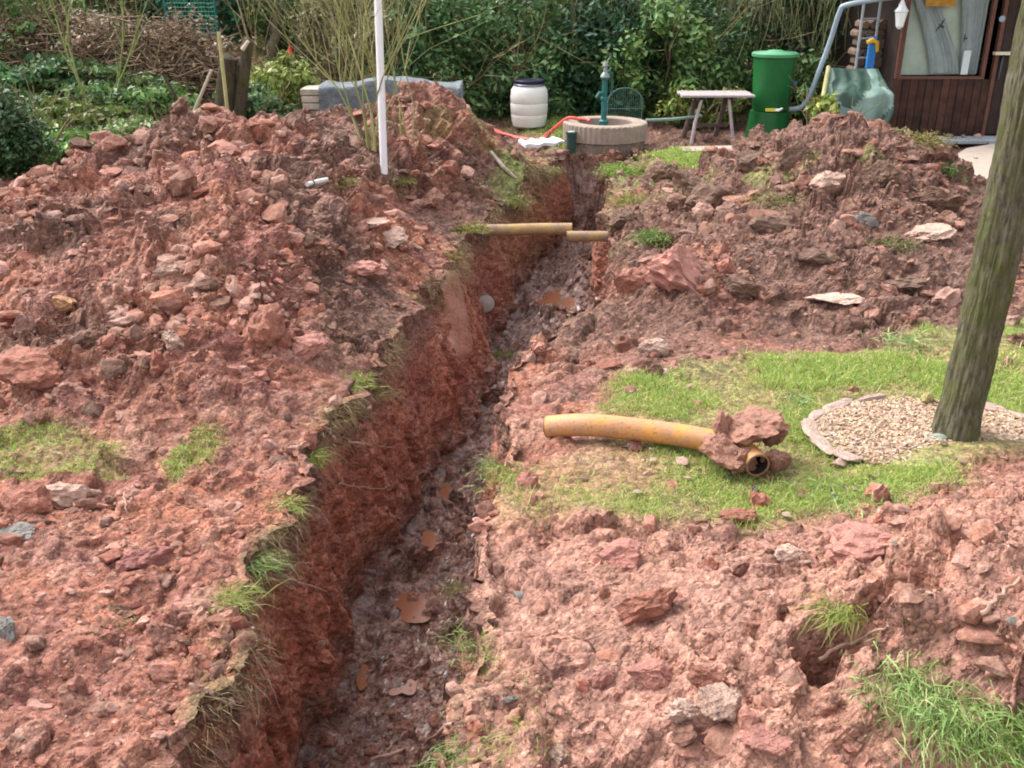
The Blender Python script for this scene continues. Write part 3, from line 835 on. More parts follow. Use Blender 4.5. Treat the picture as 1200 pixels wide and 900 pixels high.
for i, (u, v, w_, h_, m_, fl, lab) in enumerate(specials):
    st = m_ in ('grey', 'purple') or 'stone' in lab
    put_clod(u, v, w_, h_, SM[m_], fl, lab, 300 + i, 'field_stone' if st else 'earth_clod', 'stone' if st else 'clod')

# ------------------------------------------------------------------ blades, leaves, twigs
def blades_mesh(name, pos, direc, length, width, droop, col, mat=GRASS):
    """five-vertex bent blades; direc unit vectors Nx3"""
    n = len(pos)
    rg = np.random.default_rng(n + 5)
    side = np.cross(direc, rg.normal(size=(n, 3))); side /= np.linalg.norm(side, axis=1, keepdims=True) + 1e-9
    L = length[:, None]; W = width[:, None] * .5
    mid = pos + direc * L * .55
    tip = pos + direc * L + droop * L
    mid = mid + droop * L * .25
    v = np.stack([pos - side * W, pos + side * W, mid - side * W * .8, mid + side * W * .8, tip], 1).reshape(-1, 3)
    b = (np.arange(n) * 5)[:, None]
    f = np.concatenate([b + [0, 1, 3], b + [0, 3, 2], b + [2, 3, 4]], 0)
    dark = np.array([.62, .62, 1, 1, 1.12])[None, :, None] ** .0 * col[:, None, :]
    c = np.repeat(col, 5, 0)
    return mesh_np(name, v, f, mat, c, False)
G_COL = np.array([(.23, .35, .07), (.30, .40, .10), (.17, .27, .06), (.40, .43, .16), (.45, .40, .22), (.27, .38, .09)]) * np.array([1.16, 1.16, 1.0])
def pick(cols, n, rg, var=.2):
    return cols[rg.integers(0, len(cols), n)] * rg.uniform(1 - var, 1 + var, (n, 1))

def turf(name, mask, n, lmin, lmax, wd, seed, label, cols=G_COL, lean=.6, cnd=None):
    rg = np.random.default_rng(seed)
    w = mask * (cand if cnd is None else cnd) * np.maximum(np.abs(PXY[:, 1]), 1) ** 1.0; w = w / w.sum()
    ix = rg.choice(len(PXY), n, p=w)
    # spread within the cell
    dx = .0040 * np.abs(PXY[ix, 1]) ; jit = rg.uniform(-1, 1, (n, 2)) * dx[:, None]
    pos = PXY[ix].copy(); pos[:, :2] += jit; pos[:, 2] -= .003
    d = rg.normal(size=(n, 3)) * np.array([lean, lean, 0]) + np.array([0, 0, 1]); d /= np.linalg.norm(d, axis=1, keepdims=True)
    dist = np.linalg.norm(pos, axis=1)
    L = lmin + (lmax - lmin) * rg.random(n) ** 1.8 * (.6 + 1.1 * sstep(.0, .5, fbm(pos, 3.7, 3, 96))); W = wd * (.6 + .1 * dist) * rg.uniform(.7, 1.3, n)
    dr = rg.normal(size=(n, 3)) * .25; dr[:, 2] = -np.abs(dr[:, 2]) * .8
    me = blades_mesh(name, pos, d, L, W, dr, pick(cols, n, rg))
    o = link(name, me); return tag(o, label, kind='stuff')
patch = sstep(-.35, .25, fbm(PXY, 2.4, 4, 95))
clear = np.ones(len(PXY))
TREE = at(1120, 520, 0)
MUL = at(1095, 512, 0)
dm = np.hypot((PXY[:, 0] - MUL.x) / .62, (PXY[:, 1] - MUL.y) / .46)
clear = sstep(.95, 1.05, dm)
bare = 1 - .75 * sstep(.9, .3, PXY[:, 0]) * (PXY[:, 1] < 5.2)      # thin turf next to the trench
turf('lawn_grass', lawn ** 2 * (.03 + patch ** 1.6) * clear * bare * (PXY[:, 1] < 7.2), 80000, .014, .075, .0036, 21, 'short bright green grass of the lawn strip around the tree')
turf('garden_grass', (lawn2 ** 2 * (.3 + patch) * (ey > 8) + gw * 1.2) , 42000, .03, .10, .006, 22, 'rough grass and weeds of the garden behind the heaps', cnd=((ey > 8) & (ey < 19.5) & (np.abs(ex) < 9.5)).astype(float))
cand_l = gl * (.1 + patch)
turf('weed_patch', cand_l, 5000, .012, .045, .004, 23, 'low green weeds on the red ground left of the trench', G_COL[[0, 1, 5]])
turf('edge_grass', ge * patch ** 2, 5000, .015, .06, .0022, 24, 'ragged grass on the right lip of the trench in the foreground')

# hanging turf along the trench edges
def tuft(name, u, v, n, L, spread, out, label, cols, seed, w=.0028, cat='grass tuft', p=None, group=None):
    rg = np.random.default_rng(seed)
    if p is None: p, nn = hit(u, v)
    c = np.array(p)
    pos = c + rg.normal(size=(n, 3)) * np.array([spread, spread, spread * .25])
    pos[:, 2] = [gz(a, b) if k % 3 == 0 else 0 for k, (a, b) in enumerate(pos[:, :2])] + 0 * pos[:, 2] if False else pos[:, 2]
    d = rg.normal(size=(n, 3)) * np.array([.7, .7, .25]) + np.array([out[0], out[1], .55]); d /= np.linalg.norm(d, axis=1, keepdims=True)
    dr = np.array([out[0] * .4, out[1] * .4, -.55]) + rg.normal(size=(n, 3)) * .22
    me = blades_mesh(name, pos - c, d, rg.uniform(.45, 1, n) * L, rg.uniform(.7, 1.4, n) * w, dr, pick(cols, n, rg))
    o = link(name, me, None, tuple(c)); return tag(o, label, cat, group)
YG = np.array([(.30, .33, .08), (.24, .30, .06), (.38, .34, .14), (.20, .27, .05)])
BG = np.array([(.22, .34, .10), (.28, .40, .13), (.15, .25, .07), (.38, .38, .18), (.22, .34, .10)])
ST = np.array([(.36, .28, .15), (.27, .20, .10), (.17, .12, .06), (.24, .26, .08)])
tuft('grass_tuft', 412, 448, 420, .10, .055, (.5, -.3), 'bright yellow green grass tuft on the left trench lip, highest of the big tufts', YG, 1, .004)
tuft('grass_tuft', 440, 462, 160, .12, .04, (.6, -.2), 'dry grass hanging just right of the yellow green tuft', ST, 2)
tuft('grass_tuft', 362, 535, 240, .10, .035, (.6, -.3), 'grass tuft on the left trench lip beside the two upper roots', YG, 3)
tuft('grass_tuft', 335, 590, 220, .10, .04, (.6, -.3), 'straggly grass tuft on the left lip in mid trench', YG[[0, 2, 3]], 4)
tuft('grass_tuft', 300, 660, 260, .11, .04, (.7, -.2), 'green tuft on the left lip above the long root', BG, 5)
tuft('grass_tuft', 272, 700, 240, .11, .045, (.6, -.3), 'yellowish tuft on the left lip nearest the camera', YG, 6)
tuft('grass_tuft', 150, 722, 240, .06, .05, (.0, -.4), 'low green tuft on the trampled ground at the left', BG, 7, .003)
tuft('grass_tuft', 593, 415, 300, .10, .05, (-.4, -.4), 'yellow green tuft hanging on the right lip in mid trench', YG, 8, .004)
tuft('grass_tuft', 585, 545, 260, .09, .05, (-.5, -.2), 'green tuft on the right lip left of the orange pipe', BG, 9)
tuft('grass_tuft', 555, 750, 200, .06, .06, (-.5, -.1), 'small grass tuft on the right lip beside the lower puddle', BG, 10)
tuft('grass_tuft', 535, 690, 140, .07, .04, (-.6, -.1), 'small grass tuft on the right lip beside the upper puddle', YG, 11)
tuft('grass_tuft', 605, 870, 220, .06, .06, (-.3, -.3), 'grass tuft at the bottom of the picture right of the trench', YG, 12)
tuft('grass_tuft', 545, 885, 200, .08, .05, (-.5, -.3), 'grass tuft on the right lip at the very bottom edge', BG, 13)
tuft('grass_tuft', 615, 800, 90, .05, .05, (-.2, -.2), 'sparse dark tuft in the mud right of the lower trench', ST, 14)
tuft('grass_tuft', 985, 715, 260, .12, .035, (-.6, -.5), 'grass hanging over the hole in the foreground bank', YG, 15)
tuft('grass_tussock', 1110, 815, 1900, .11, .10, (-.2, -.7), 'large fresh green grass tussock in the bottom right corner', BG, 16, .0035)
tuft('grass_tussock', 1170, 850, 1300, .10, .085, (.1, -.6), 'darker grass tussock behind the corner tussock', np.array([(.15, .26, .05), (.24, .27, .08), (.10, .18, .04)]), 17, .0035)
tuft('moss_clump', 1080, 165, 1400, .07, .11, (0, -.4), 'brown yellow dome of dry turf on the crest of the right heap', np.array([(.20, .17, .05), (.27, .22, .07), (.14, .13, .04)]), 18, .009)
tuft('moss_clump', 1100, 198, 900, .07, .08, (0, -.4), 'dark green turf clump just below the dry turf dome', np.array([(.07, .13, .03), (.12, .19, .05)]), 19, .009)
tuft('moss_clump', 765, 277, 700, .06, .08, (-.2, -.4), 'green mossy turf at the left end of the right heap', np.array([(.10, .18, .03), (.16, .24, .05)]), 20, .007)
tuft('moss_clump', 730, 200, 1600, .07, .13, (-.3, -.3), 'bright green turf lip beside the concrete well', np.array([(.20, .30, .05), (.25, .34, .07)]), 21, .008)
tuft('moss_clump', 470, 212, 500, .05, .06, (.1, -.3), 'yellow brown moss cushion right of the white pole', np.array([(.24, .22, .06), (.17, .15, .05)]), 22, .007)
tuft('moss_clump', 402, 214, 400, .05, .06, (.1, -.3), 'yellow brown moss cushion left of the white pole', np.array([(.24, .20, .07), (.17, .14, .05)]), 23, .007)
tuft('moss_clump', 1050, 285, 500, .05, .08, (.1, -.3), 'dark moss cushion on the right heap left of the tree', np.array([(.12, .13, .04), (.18, .18, .06)]), 24, .007)
tuft('moss_clump', 600, 236, 600, .07, .10, (.4, -.3), 'mossy turf lip left of the far trench', np.array([(.24, .25, .06), (.17, .16, .05)]), 25, .007)
tuft('moss_clump', 548, 268, 500, .07, .07, (.4, -.3), 'mossy turf lip where the long pipe leaves the left bank', np.array([(.30, .28, .07), (.20, .20, .05)]), 26, .007)
tuft('moss_clump', 640, 200, 500, .07, .08, (.4, -.3), 'mossy turf lip left of the trench end', np.array([(.24, .25, .06), (.17, .16, .05)]), 27, .008)
tuft('moss_clump', 525, 300, 300, .05, .06, (.3, -.3), 'thin moss strip above the smooth clay slab', np.array([(.28, .24, .07), (.20, .17, .05)]), 28, .006)
tuft('moss_clump', 745, 235, 900, .06, .12, (-.2, -.3), 'yellow green turf sod on the right lip above the short pipe', np.array([(.26, .30, .06), (.20, .22, .05)]), 31, .007)
tuft('moss_clump', 800, 188, 1200, .07, .22, (0, -.3), 'flat bright turf right of the well', np.array([(.24, .34, .06), (.30, .38, .08)]), 32, .007)
tuft('moss_clump', 905, 235, 700, .05, .12, (0, -.3), 'dull green sod on the upper middle of the right heap', np.array([(.13, .15, .04), (.20, .19, .06)]), 33, .007)
tuft('weed', 935, 470, 160, .11, .05, (0, -.3), 'taller bright grass clump on the lawn above the clay lumps', BG, 34, .006)
tuft('weed', 1060, 402, 200, .12, .08, (0, -.3), 'taller bright grass clump at the foot of the right heap', BG, 35, .007)
tuft('weed', 600, 560, 260, .10, .08, (-.3, -.3), 'ragged grass clump at the trench corner of the lawn', YG, 36, .004)
tuft('weed', 700, 560, 120, .07, .08, (0, -.3), 'thin grass clump on the muddy part of the lawn', YG, 37, .004)
tuft('weed', 1000, 590, 260, .09, .12, (0, -.3), 'long grass along the foot of the foreground bank', BG, 38, .005)
# fringe of dry grass and rootlets all along the left lip, and moss on the right bank
rgf = np.random.default_rng(5)
yy = rgf.uniform(1.9, 11.5, 6500); xx = np.interp(yy, EL[:, 0], EL[:, 1]) + rgf.normal(0, .035, 6500) + .05 * np.sin(yy * 5.1) * .8
gate = fbm(np.stack([xx * 0, yy, xx * 0], 1), 1.9, 3, 7) > -.02
yy, xx = yy[gate], xx[gate]
zz = base_h(xx, yy) - rgf.random(len(xx)) ** 2 * .22
pos = np.stack([xx + .03, yy, zz], 1); n_ = len(pos)
dd = rgf.normal(size=(n_, 3)) * np.array([.5, .7, .4]) + np.array([.7, -.1, -.2]); dd /= np.linalg.norm(dd, axis=1, keepdims=True)
me = blades_mesh('root_fringe', pos, dd, rgf.uniform(.02, .10, n_), .0016 * (.7 + .12 * yy), np.array([[.05, 0, -.7]]) + rgf.normal(size=(n_, 3)) * .2, pick(ST[:3], n_, rgf))
tag(link('root_fringe', me), 'dry grass and fine roots hanging from the left trench lip', kind='stuff')

def tubes_np(name, segs, mat, cols):
    """segs: list of (p0, p1, r0, r1); three-sided tapering sticks"""
    a = np.array([s[0] for s in segs]); b = np.array([s[1] for s in segs]); r0 = np.array([s[2] for s in segs]); r1 = np.array([s[3] for s in segs])
    t = b - a; t /= np.linalg.norm(t, axis=1, keepdims=True) + 1e-9
    h = np.where(np.abs(t[:, 2:3]) < .9, np.array([[0, 0, 1.]]), np.array([[1., 0, 0]]))
    nx = np.cross(t, h); nx /= np.linalg.norm(nx, axis=1, keepdims=True) + 1e-9; ny = np.cross(t, nx)
    v = []
    for P_, r_ in ((a, r0), (b, r1)):
        for k in range(4):
            q = 2 * PI * k / 4; v.append(P_ + (nx * math.cos(q) + ny * math.sin(q)) * r_[:, None])
    v = np.stack(v, 1).reshape(-1, 3); base = (np.arange(len(a)) * 8)[:, None]
    f = np.concatenate([base + [k, (k + 1) % 4, 4 + (k + 1) % 4, 4 + k] for k in range(4)], 0)
    c = np.repeat(cols, 8, 0)
    return mesh_np(name, v, f, mat, c, True)
def branch(segs, p, d, L, r, depth, rg, spread=.5, up=.1, nseg=4, kids=3):
    p = np.array(p, float); d = np.array(d, float)
    for i in range(nseg):
        d = d + rg.normal(size=3) * .14 + np.array([0, 0, up * .3]); d /= np.linalg.norm(d)
        q = p + d * L / nseg; r2 = r * .82
        segs.append((p.copy(), q.copy(), r, r2)); p = q; r = r2
        if depth > 0 and i >= 1:
            for _ in range(max(1, kids - (i < 2))):
                dn = d + rg.normal(size=3) * spread; dn[2] += up; dn /= np.linalg.norm(dn)
                branch(segs, p, dn, L * rg.uniform(.45, .7), r * .6, depth - 1, rg, spread, up, 3, kids)
def bare_shrub(name, base, nst, height, r, depth, seed, cols, label, cat='shrub', spread=.4, fan=.25, group=None, kids=2):
    rg = np.random.default_rng(seed); segs = []
    for _ in range(nst):
        d = np.array([rg.normal() * fan, rg.normal() * fan, 1.0]); d /= np.linalg.norm(d)
        branch(segs, np.array([rg.normal() * .05, rg.normal() * .05, 0]), d, height * rg.uniform(.7, 1), r * rg.uniform(.6, 1), depth, rg, spread, .2, 5, kids)
    me = tubes_np(name, segs, TWIG, pick(cols, len(segs), rg, .25))
    o = link(name, me, None, tuple(base)); return tag(o, label, cat, group)

def leaves_np(name, center, radii, n, size, cols, seed, clumps=40, cl=.28, mat=LEAF, flatten=.6, bottom=0):
    rg = np.random.default_rng(seed)
    cc = rg.normal(size=(clumps, 3)); cc /= np.linalg.norm(cc, axis=1, keepdims=True); cc *= rg.uniform(.45, 1.0, (clumps, 1))
    sz = rg.uniform(.6, 1.3, clumps)
    k = rg.integers(0, clumps, n)
    off = rg.normal(size=(n, 3)); off /= np.linalg.norm(off, axis=1, keepdims=True); off *= rg.random((n, 1)) ** .5 * cl
    p = (cc[k] + off * sz[k][:, None]) * np.array(radii)
    p[:, 2] = np.maximum(p[:, 2] , -radii[2] * .98)
    nrm = off / (np.linalg.norm(off, axis=1, keepdims=True) + 1e-9) + rg.normal(size=(n, 3)) * .55 + np.array([0, 0, .45]); nrm /= np.linalg.norm(nrm, axis=1, keepdims=True)
    a = np.cross(nrm, rg.normal(size=(n, 3))); a /= np.linalg.norm(a, axis=1, keepdims=True) + 1e-9; b = np.cross(nrm, a)
    s = (size * rg.uniform(.6, 1.4, n))[:, None]
    v = np.stack([p - a * s, p + b * s * .45 + nrm * s * .12, p + a * s, p - b * s * .45 + nrm * s * .12], 1).reshape(-1, 3)
    i0 = (np.arange(n) * 4)[:, None]
    f = np.concatenate([i0 + [0, 1, 2], i0 + [0, 2, 3]], 0)
    tone = rg.uniform(.6, 1.3, clumps)[k][:, None]
    c = pick(cols, n, rg, .25) * tone
    return mesh_np(name, v, f, mat, np.repeat(c, 4, 0), False)
DG = np.array([(.035, .085, .03), (.05, .11, .035), (.025, .06, .025), (.07, .13, .045), (.09, .15, .05)]) * 1.7
MG = np.array([(.07, .14, .04), (.10, .18, .05), (.05, .10, .03), (.13, .17, .05)]) * 1.35
LG = np.array([(.16, .22, .04), (.22, .25, .05), (.11, .18, .04), (.26, .26, .07)]) * 1.4
BR = np.array([(.16, .10, .06), (.10, .065, .04), (.22, .15, .09), (.07, .05, .03), (.25, .18, .12)]) * 1.35
GB = np.array([(.10, .09, .04), (.14, .13, .05), (.08, .06, .035), (.18, .15, .08)]) * 1.4
def bush(label, u, v, Y, rx, rz, n, size, cols, seed, ry=None, cat='bush', group=None, stems=8, clumps=40, cl=.3, name='bush'):
    p = atY(u, v, Y); ry = ry or rx * .8
    g = gz(p.x, p.y) if abs(p.x) < 9 and p.y < 15.9 else float(base_h(np.array([p.x]), np.array([p.y]))[0])
    root = empty(name, (p.x, p.y, g)); tag(root, label, cat, group)
    zc = max(p.z - g, rz * .9)
    me = leaves_np('foliage', None, (rx, ry, rz), n, size, cols, seed, clumps, cl)
    link('foliage', me, root, (0, 0, zc))
    rg = np.random.default_rng(seed + 1); segs = []
    for _ in range(stems):
        d = np.array([rg.normal() * .45, rg.normal() * .45, 1]); d /= np.linalg.norm(d)
        branch(segs, np.array([rg.normal() * rx * .15, rg.normal() * ry * .15, -.05]), d, (zc + rz * .7), .018, 1, rg, .5, .1, 4, 2)
    link('stem', tubes_np('stem', segs, TWIG, pick(GB, len(segs), rg)), root)
    return root

# dense evergreen hedge behind barrel, well and table
K = 'evergreen bushes behind the well'
bush('dark glossy bush behind the grey tarpaulin, right part', 520, 70, 16.2, 1.1, 1.1, 5200, .055, DG, 101, group=K, clumps=60)
bush('tall bush with mid green leaves above the grey tarpaulin', 560, 30, 17.2, 1.1, 1.0, 4200, .06, MG, 102, group=K, clumps=50)
bush('dark bush directly behind the white barrel', 610, 95, 16.3, 1.1, .95, 5200, .055, DG, 103, group=K, clumps=60)
bush('mid green bush right of the white barrel', 660, 50, 16.8, 1.1, 1.1, 5200, .06, MG, 104, group=K, clumps=60)
bush('bluish dark bush behind the well pump', 720, 75, 16.4, 1.1, 1.0, 5200, .06, np.array([(.045, .12, .055), (.07, .16, .075), (.03, .08, .04)]), 105, group=K, clumps=60)
bush('bright green bush between the pump and the table', 775, 95, 16.0, 1.0, .95, 5200, .06, MG * 1.15, 106, group=K, clumps=60)
bush('dark bush behind the table', 835, 60, 16.6, 1.1, 1.2, 4600, .055, DG, 107, group=K, clumps=55)
bush('dark bush with reddish leaves behind the green rain barrel', 905, 30, 16.9, 1.1, 1.1, 4200, .055, np.array([(.05, .09, .04), (.09, .07, .05), (.04, .07, .03)]), 108, group=K, clumps=50)
bush('low weedy bush under the downpipe', 935, 115, 15.6, .6, .55, 2600, .05, MG, 109, group=K)
bush('dark tall bush above the white barrel', 640, -5, 18.5, 1.7, 1.3, 4200, .075, DG, 110, group=K, clumps=60)
bush('tall bush with loose light leaves above the table', 790, 0, 18.4, 1.5, 1.3, 3800, .07, MG, 111, group=K, clumps=60)
bush('tall dark bush above the tarpaulin stack', 470, 10, 18.2, 1.5, 1.3, 3600, .07, MG * .8, 112, group=K, clumps=60)
bush('far dark bush left of the shed', 985, 20, 18.2, 1.3, 1.3, 3600, .07, MG, 113, group=K, clumps=60)
bush('low yellowish leafed bush under the table', 825, 125, 15.2, .7, .35, 2200, .045, LG * .7, 114, group=K)
# left side
K2 = 'bushes behind the left heap'
bush('dark green rounded evergreen at the left edge', 5, 175, 9.4, .46, .42, 7000, .030, np.array([(.03, .08, .02), (.05, .11, .03), (.025, .06, .02)]), 120, group=K2, clumps=70, cl=.35)
bush('bright yellow green bush right of the broken trunk', 335, 105, 13.6, .62, .42, 3800, .04, LG, 121, group=K2)
bush('dark ivy bush at the foot of the broken trunk', 300, 135, 12.6, .5, .38, 3200, .04, DG, 122, group=K2)
bush('green bush above the garden figure', 345, 20, 17.5, 1.3, 1.1, 3600, .06, MG * .9, 123, group=K2, clumps=55)
bush('blue green bush behind the brush pile', 240, 35, 17.0, .9, .7, 2800, .06, np.array([(.04, .16, .09), (.06, .2, .1), (.04, .09, .04)]), 124, group=K2)
bush('dark green bush at the upper left corner', 20, 30, 16.8, 1.6, 1.4, 5200, .065, DG * 1.1, 125, group=K2, clumps=70)
bush('brownish green bush above the brush pile', 140, -5, 18.0, 1.8, 1.2, 5000, .065, GB, 126, group=K2, clumps=70)
bush('russet leaved bush at the upper middle left', 250, -15, 18.6, 1.8, 1.2, 4200, .065, np.array([(.12, .08, .045), (.09, .1, .04), (.2, .11, .07)]), 127, group=K2, clumps=60)
bush('mid green bush left of the brush pile', 30, 85, 14.8, 1.0, .6, 3600, .05, MG, 128, group=K2)
bush('olive bush left of the grey tarpaulin', 400, 50, 15.8, .9, .9, 3200, .05, GB * 1.2, 129, group=K2)
bush('ivy covered mound on the left garden slope', 165, 125, 13.0, .9, .30, 3600, .045, MG * 1.1, 130, group=K2)
bush('low bright weeds on the left garden slope', 90, 165, 11.4, 1.1, .16, 4200, .035, np.array([(.12, .24, .05), (.17, .30, .07), (.08, .17, .04)]), 131, group=K2, name='weed_bed', cat='weeds')
bush('low weeds below the brush pile', 185, 150, 11.6, .8, .15, 2600, .035, np.array([(.12, .22, .05), (.17, .26, .07), (.2, .17, .1)]), 132, group=K2, name='weed_bed', cat='weeds')
for k, (u, v, Y) in enumerate([(20, 130, 12.4), (70, 140, 12.0), (45, 110, 13.6), (110, 112, 13.6), (10, 100, 14.6)]):
    bush(['low green ground ivy at the left edge below the brushwood', 'low green ground ivy left of the garden slope weeds', 'ivy patch in front of the far left brushwood', 'ivy patch right below the main brush pile', 'ivy patch highest at the left edge'][k], u, v, Y, .9, .22, 3000, .05, [MG * .75, LG * .5, DG * .9][k % 3], 150 + k, group=K2, name='ground_ivy', cat='ivy')
# far wood on the hillside: one mass
wv = []; wf = []; wc = []; b0 = 0
for k in range(26):
    rgk = np.random.default_rng(400 + k)
    x_ = rgk.uniform(-14, 14); y_ = rgk.uniform(20.5, 27)
    r_ = rgk.uniform(1.5, 2.6)
    me = leaves_np('tmp', None, (r_, r_, r_), 1500, .12, [DG, MG * .8, GB, BR * .7][k % 4], 500 + k, 36, .34)
    a = np.empty(len(me.vertices) * 3, dtype=np.float32); me.vertices.foreach_get('co', a); a = a.reshape(-1, 3) + np.array([x_, y_, float(base_h(np.array([x_]), np.array([y_]))[0]) + r_ * .8])
    c = np.empty(len(me.vertices) * 4, dtype=np.float32); me.color_attributes[0].data.foreach_get('color', c)
    f = np.empty(len(me.polygons) * 3, dtype=np.int32); me.polygons.foreach_get('vertices', f)
    wv.append(a); wf.append(f.reshape(-1, 3) + b0); wc.append(c.reshape(-1, 4)); b0 += len(a); bpy.data.meshes.remove(me)
tag(link('hillside_wood', mesh_np('hillside_wood', np.concatenate(wv), np.concatenate(wf), LEAF, np.concatenate(wc))), 'mass of dark trees and bushes on the hillside behind the garden', kind='stuff')
# bare trunks in the background
def far_trunk(u0, v0, u1, v1, Y, r0, r1, mat, label, seed):
    rg = np.random.default_rng(seed)
    a = atY(u0, v0, Y); b = atY(u1, v1, Y); d = (b - a)
    g = float(base_h(np.array([a.x]), np.array([a.y]))[0])
    a = a - d.normalized() * ((a.z - g) / max(d.normalized().z, .3)) if a.z > g else a
    d = (b - a); top = a + d * 1.6
    root = empty('tree', tuple(a)); tag(root, label, 'tree', 'bare trees in the background')
    n = 9; pts = [a + (top - a) * (i / n) + Vector((rg.normal() * .04, rg.normal() * .04, 0)) - a for i in range(n + 1)]
    MB().tube(pts, [r0 + (r1 - r0) * i / n for i in range(n + 1)], 10).obj('trunk', mat, root, True)
    segs = []
    for i in range(4, n):
        for _ in range(2):
            dn = np.array([rg.normal(), rg.normal(), .7]); dn /= np.linalg.norm(dn)
            branch(segs, np.array(pts[i]), dn, 1.0, r1 * .5, 1, rg, .5, .15, 4, 2)
    link('limb', tubes_np('limb', segs, TWIG, pick(GB * 1.3, len(segs), rg)), root)
GREYBARK = simple('grey_bark', (.24, .19, .13), .9, .3, 20)
far_trunk(318, 55, 330, 0, 17.0, .09, .06, GREYBARK, 'pale leaning trunk above the garden figure', 1)
far_trunk(850, 60, 856, 0, 16.8, .12, .09, GREYBARK, 'brownish trunk behind the table', 2)
far_trunk(385, 60, 378, 0, 17.4, .05, .035, BARK_DARK, 'thin dark trunk left of the white pole', 3)
far_trunk(760, 30, 752, 0, 18.6, .06, .05, BARK_DARK, 'thin dark trunk above the well', 4)
far_trunk(600, 30, 606, 0, 19.0, .07, .05, GREYBARK, 'thin grey trunk above the white barrel', 5)
far_trunk(945, 40, 940, 0, 17.6, .08, .06, GREYBARK, 'grey trunk right of the green rain barrel', 6)
far_trunk(215, 20, 222, -10, 18.0, .08, .06, BARK_DARK, 'dark trunk above the brush pile', 7)
# hanging pale green willow twigs left of the shed
for k, (u, v) in enumerate([(880, -40), (935, -40), (965, -30), (900, -20), (990, -40)]):
    rg = np.random.default_rng(600 + k); segs = []; p0 = atY(u, v, 16.2)
    for _ in range(26):
        p = np.array([rg.normal() * .25, rg.normal() * .3, rg.normal() * .1]); d = np.array([rg.normal() * .25, 0, -1.0])
        L = rg.uniform(.6, 1.3)
        for i in range(5):
            d = d + rg.normal(size=3) * .08; d[2] -= .08; d /= np.linalg.norm(d); q = p + d * L / 5; segs.append((p, q, .007, .005)); p = q
    o = link('hanging_twigs', tubes_np('hanging_twigs', segs, TWIG, pick(np.array([(.20, .24, .10), (.14, .18, .07), (.24, .23, .12)]), len(segs), rg)), None, tuple(p0))
    tag(o, ['leftmost spray of thin pale green twigs hanging above the green rain barrel', 'spray of pale green twigs hanging between the rain barrel and the downpipe', 'spray of pale green twigs hanging right behind the downpipe', 'spray of pale green twigs hanging directly over the rain barrel lid', 'spray of pale green twigs hanging closest to the ladder'][k], 'twigs', 'hanging twigs left of the shed')
# brush pile
rg = np.random.default_rng(44); segs = []
for _ in range(2600):
    a_ = rg.uniform(0, 2 * PI); rr_ = rg.random() ** .5; h_ = (1 - rr_ ** 2) * .95 * rg.random() ** .45
    p = np.array([rr_ * 1.6 * math.cos(a_), rr_ * .9 * math.sin(a_), h_]); d = rg.normal(size=3) * np.array([1, 1, .45]); d /= np.linalg.norm(d); L = rg.uniform(.15, .5)
    q = p + d * L; q[2] = max(q[2], 0); segs.append((p, q, .010 * rg.uniform(.5, 1.3), .004))
bp = atY(180, 125, 14.2)
root = empty('brush_pile', (bp.x, bp.y, gz(bp.x, bp.y) - .1)); tag(root, 'heap of tangled brown brushwood and leaves at the left of the garden', 'brush pile')
link('branches', tubes_np('branches', segs, TWIG, pick(BR, len(segs), rg, .3)), root)['kind'] = 'stuff'
link('dry_leaves', leaves_np('dry_leaves', None, (1.5, .8, .62), 6500, .035, BR, 45, 90, .3), root, (0, 0, .38))['kind'] = 'stuff'
bp = atY(60, 105, 14.6)
segs = []
for _ in range(1400):
    a_ = rg.uniform(0, 2 * PI); rr_ = rg.random() ** .5; h_ = (1 - rr_ ** 2) * .8 * rg.random() ** .45
    p = np.array([rr_ * 1.3 * math.cos(a_), rr_ * .7 * math.sin(a_), h_]); d = rg.normal(size=3) * np.array([1, 1, .8]); d /= np.linalg.norm(d); L = rg.uniform(.15, .45)
    segs.append((p, p + d * L, .008, .004))
root = empty('brush_pile', (bp.x, bp.y, gz(bp.x, bp.y))); tag(root, 'second smaller tangle of brown brushwood at the far left of the garden', 'brush pile')
link('branches', tubes_np('branches', segs, TWIG, pick(BR, len(segs), rg, .3)), root)['kind'] = 'stuff'
link('dry_leaves', leaves_np('dry_leaves', None, (1.2, .6, .5), 3500, .035, BR, 46, 60, .3), root, (0, 0, .3))['kind'] = 'stuff'
# shrubs with bare shoots
YTW = np.array([(.28, .29, .10), (.21, .23, .08), (.33, .30, .14), (.17, .17, .08)])
p, _ = hit(434, 176); bare_shrub('bare_shrub', p, 11, 1.9, .011, 2, 61, YTW, 'shrub of yellow green bare shoots left of the white pole', fan=.20, spread=.35)
p, _ = hit(472, 165); bare_shrub('bare_shrub', p, 6, 1.8, .009, 2, 62, YTW, 'thinner shrub of yellow green shoots right of the white pole', fan=.16, spread=.3)
p = atY(118, 122, 12.6); bare_shrub('bare_shrub', (p.x, p.y, gz(p.x, p.y)), 4, 2.0, .026, 1, 63, np.array([(.16, .20, .06), (.2, .24, .08)]), 'moss green forked shrub in front of the brush pile', fan=.2, spread=.3)
p = atY(60, 60, 15); bare_shrub('bare_shrub', (p.x, p.y, gz(p.x, p.y)), 9, 2.3, .013, 2, 64, GB, 'bare brownish shrub at the far left', fan=.3)
p = atY(300, 60, 15.6); bare_shrub('bare_shrub', (p.x, p.y, gz(p.x, p.y)), 9, 2.4, .013, 2, 65, GB * 1.2, 'bare shrub behind the broken trunk', fan=.3)
p = atY(395, 80, 14.8); bare_shrub('bare_shrub', (p.x, p.y, gz(p.x, p.y)), 12, 2.2, .012, 2, 66, GB * 1.5, 'bare twiggy shrub behind the left end of the grey tarpaulin', fan=.3)
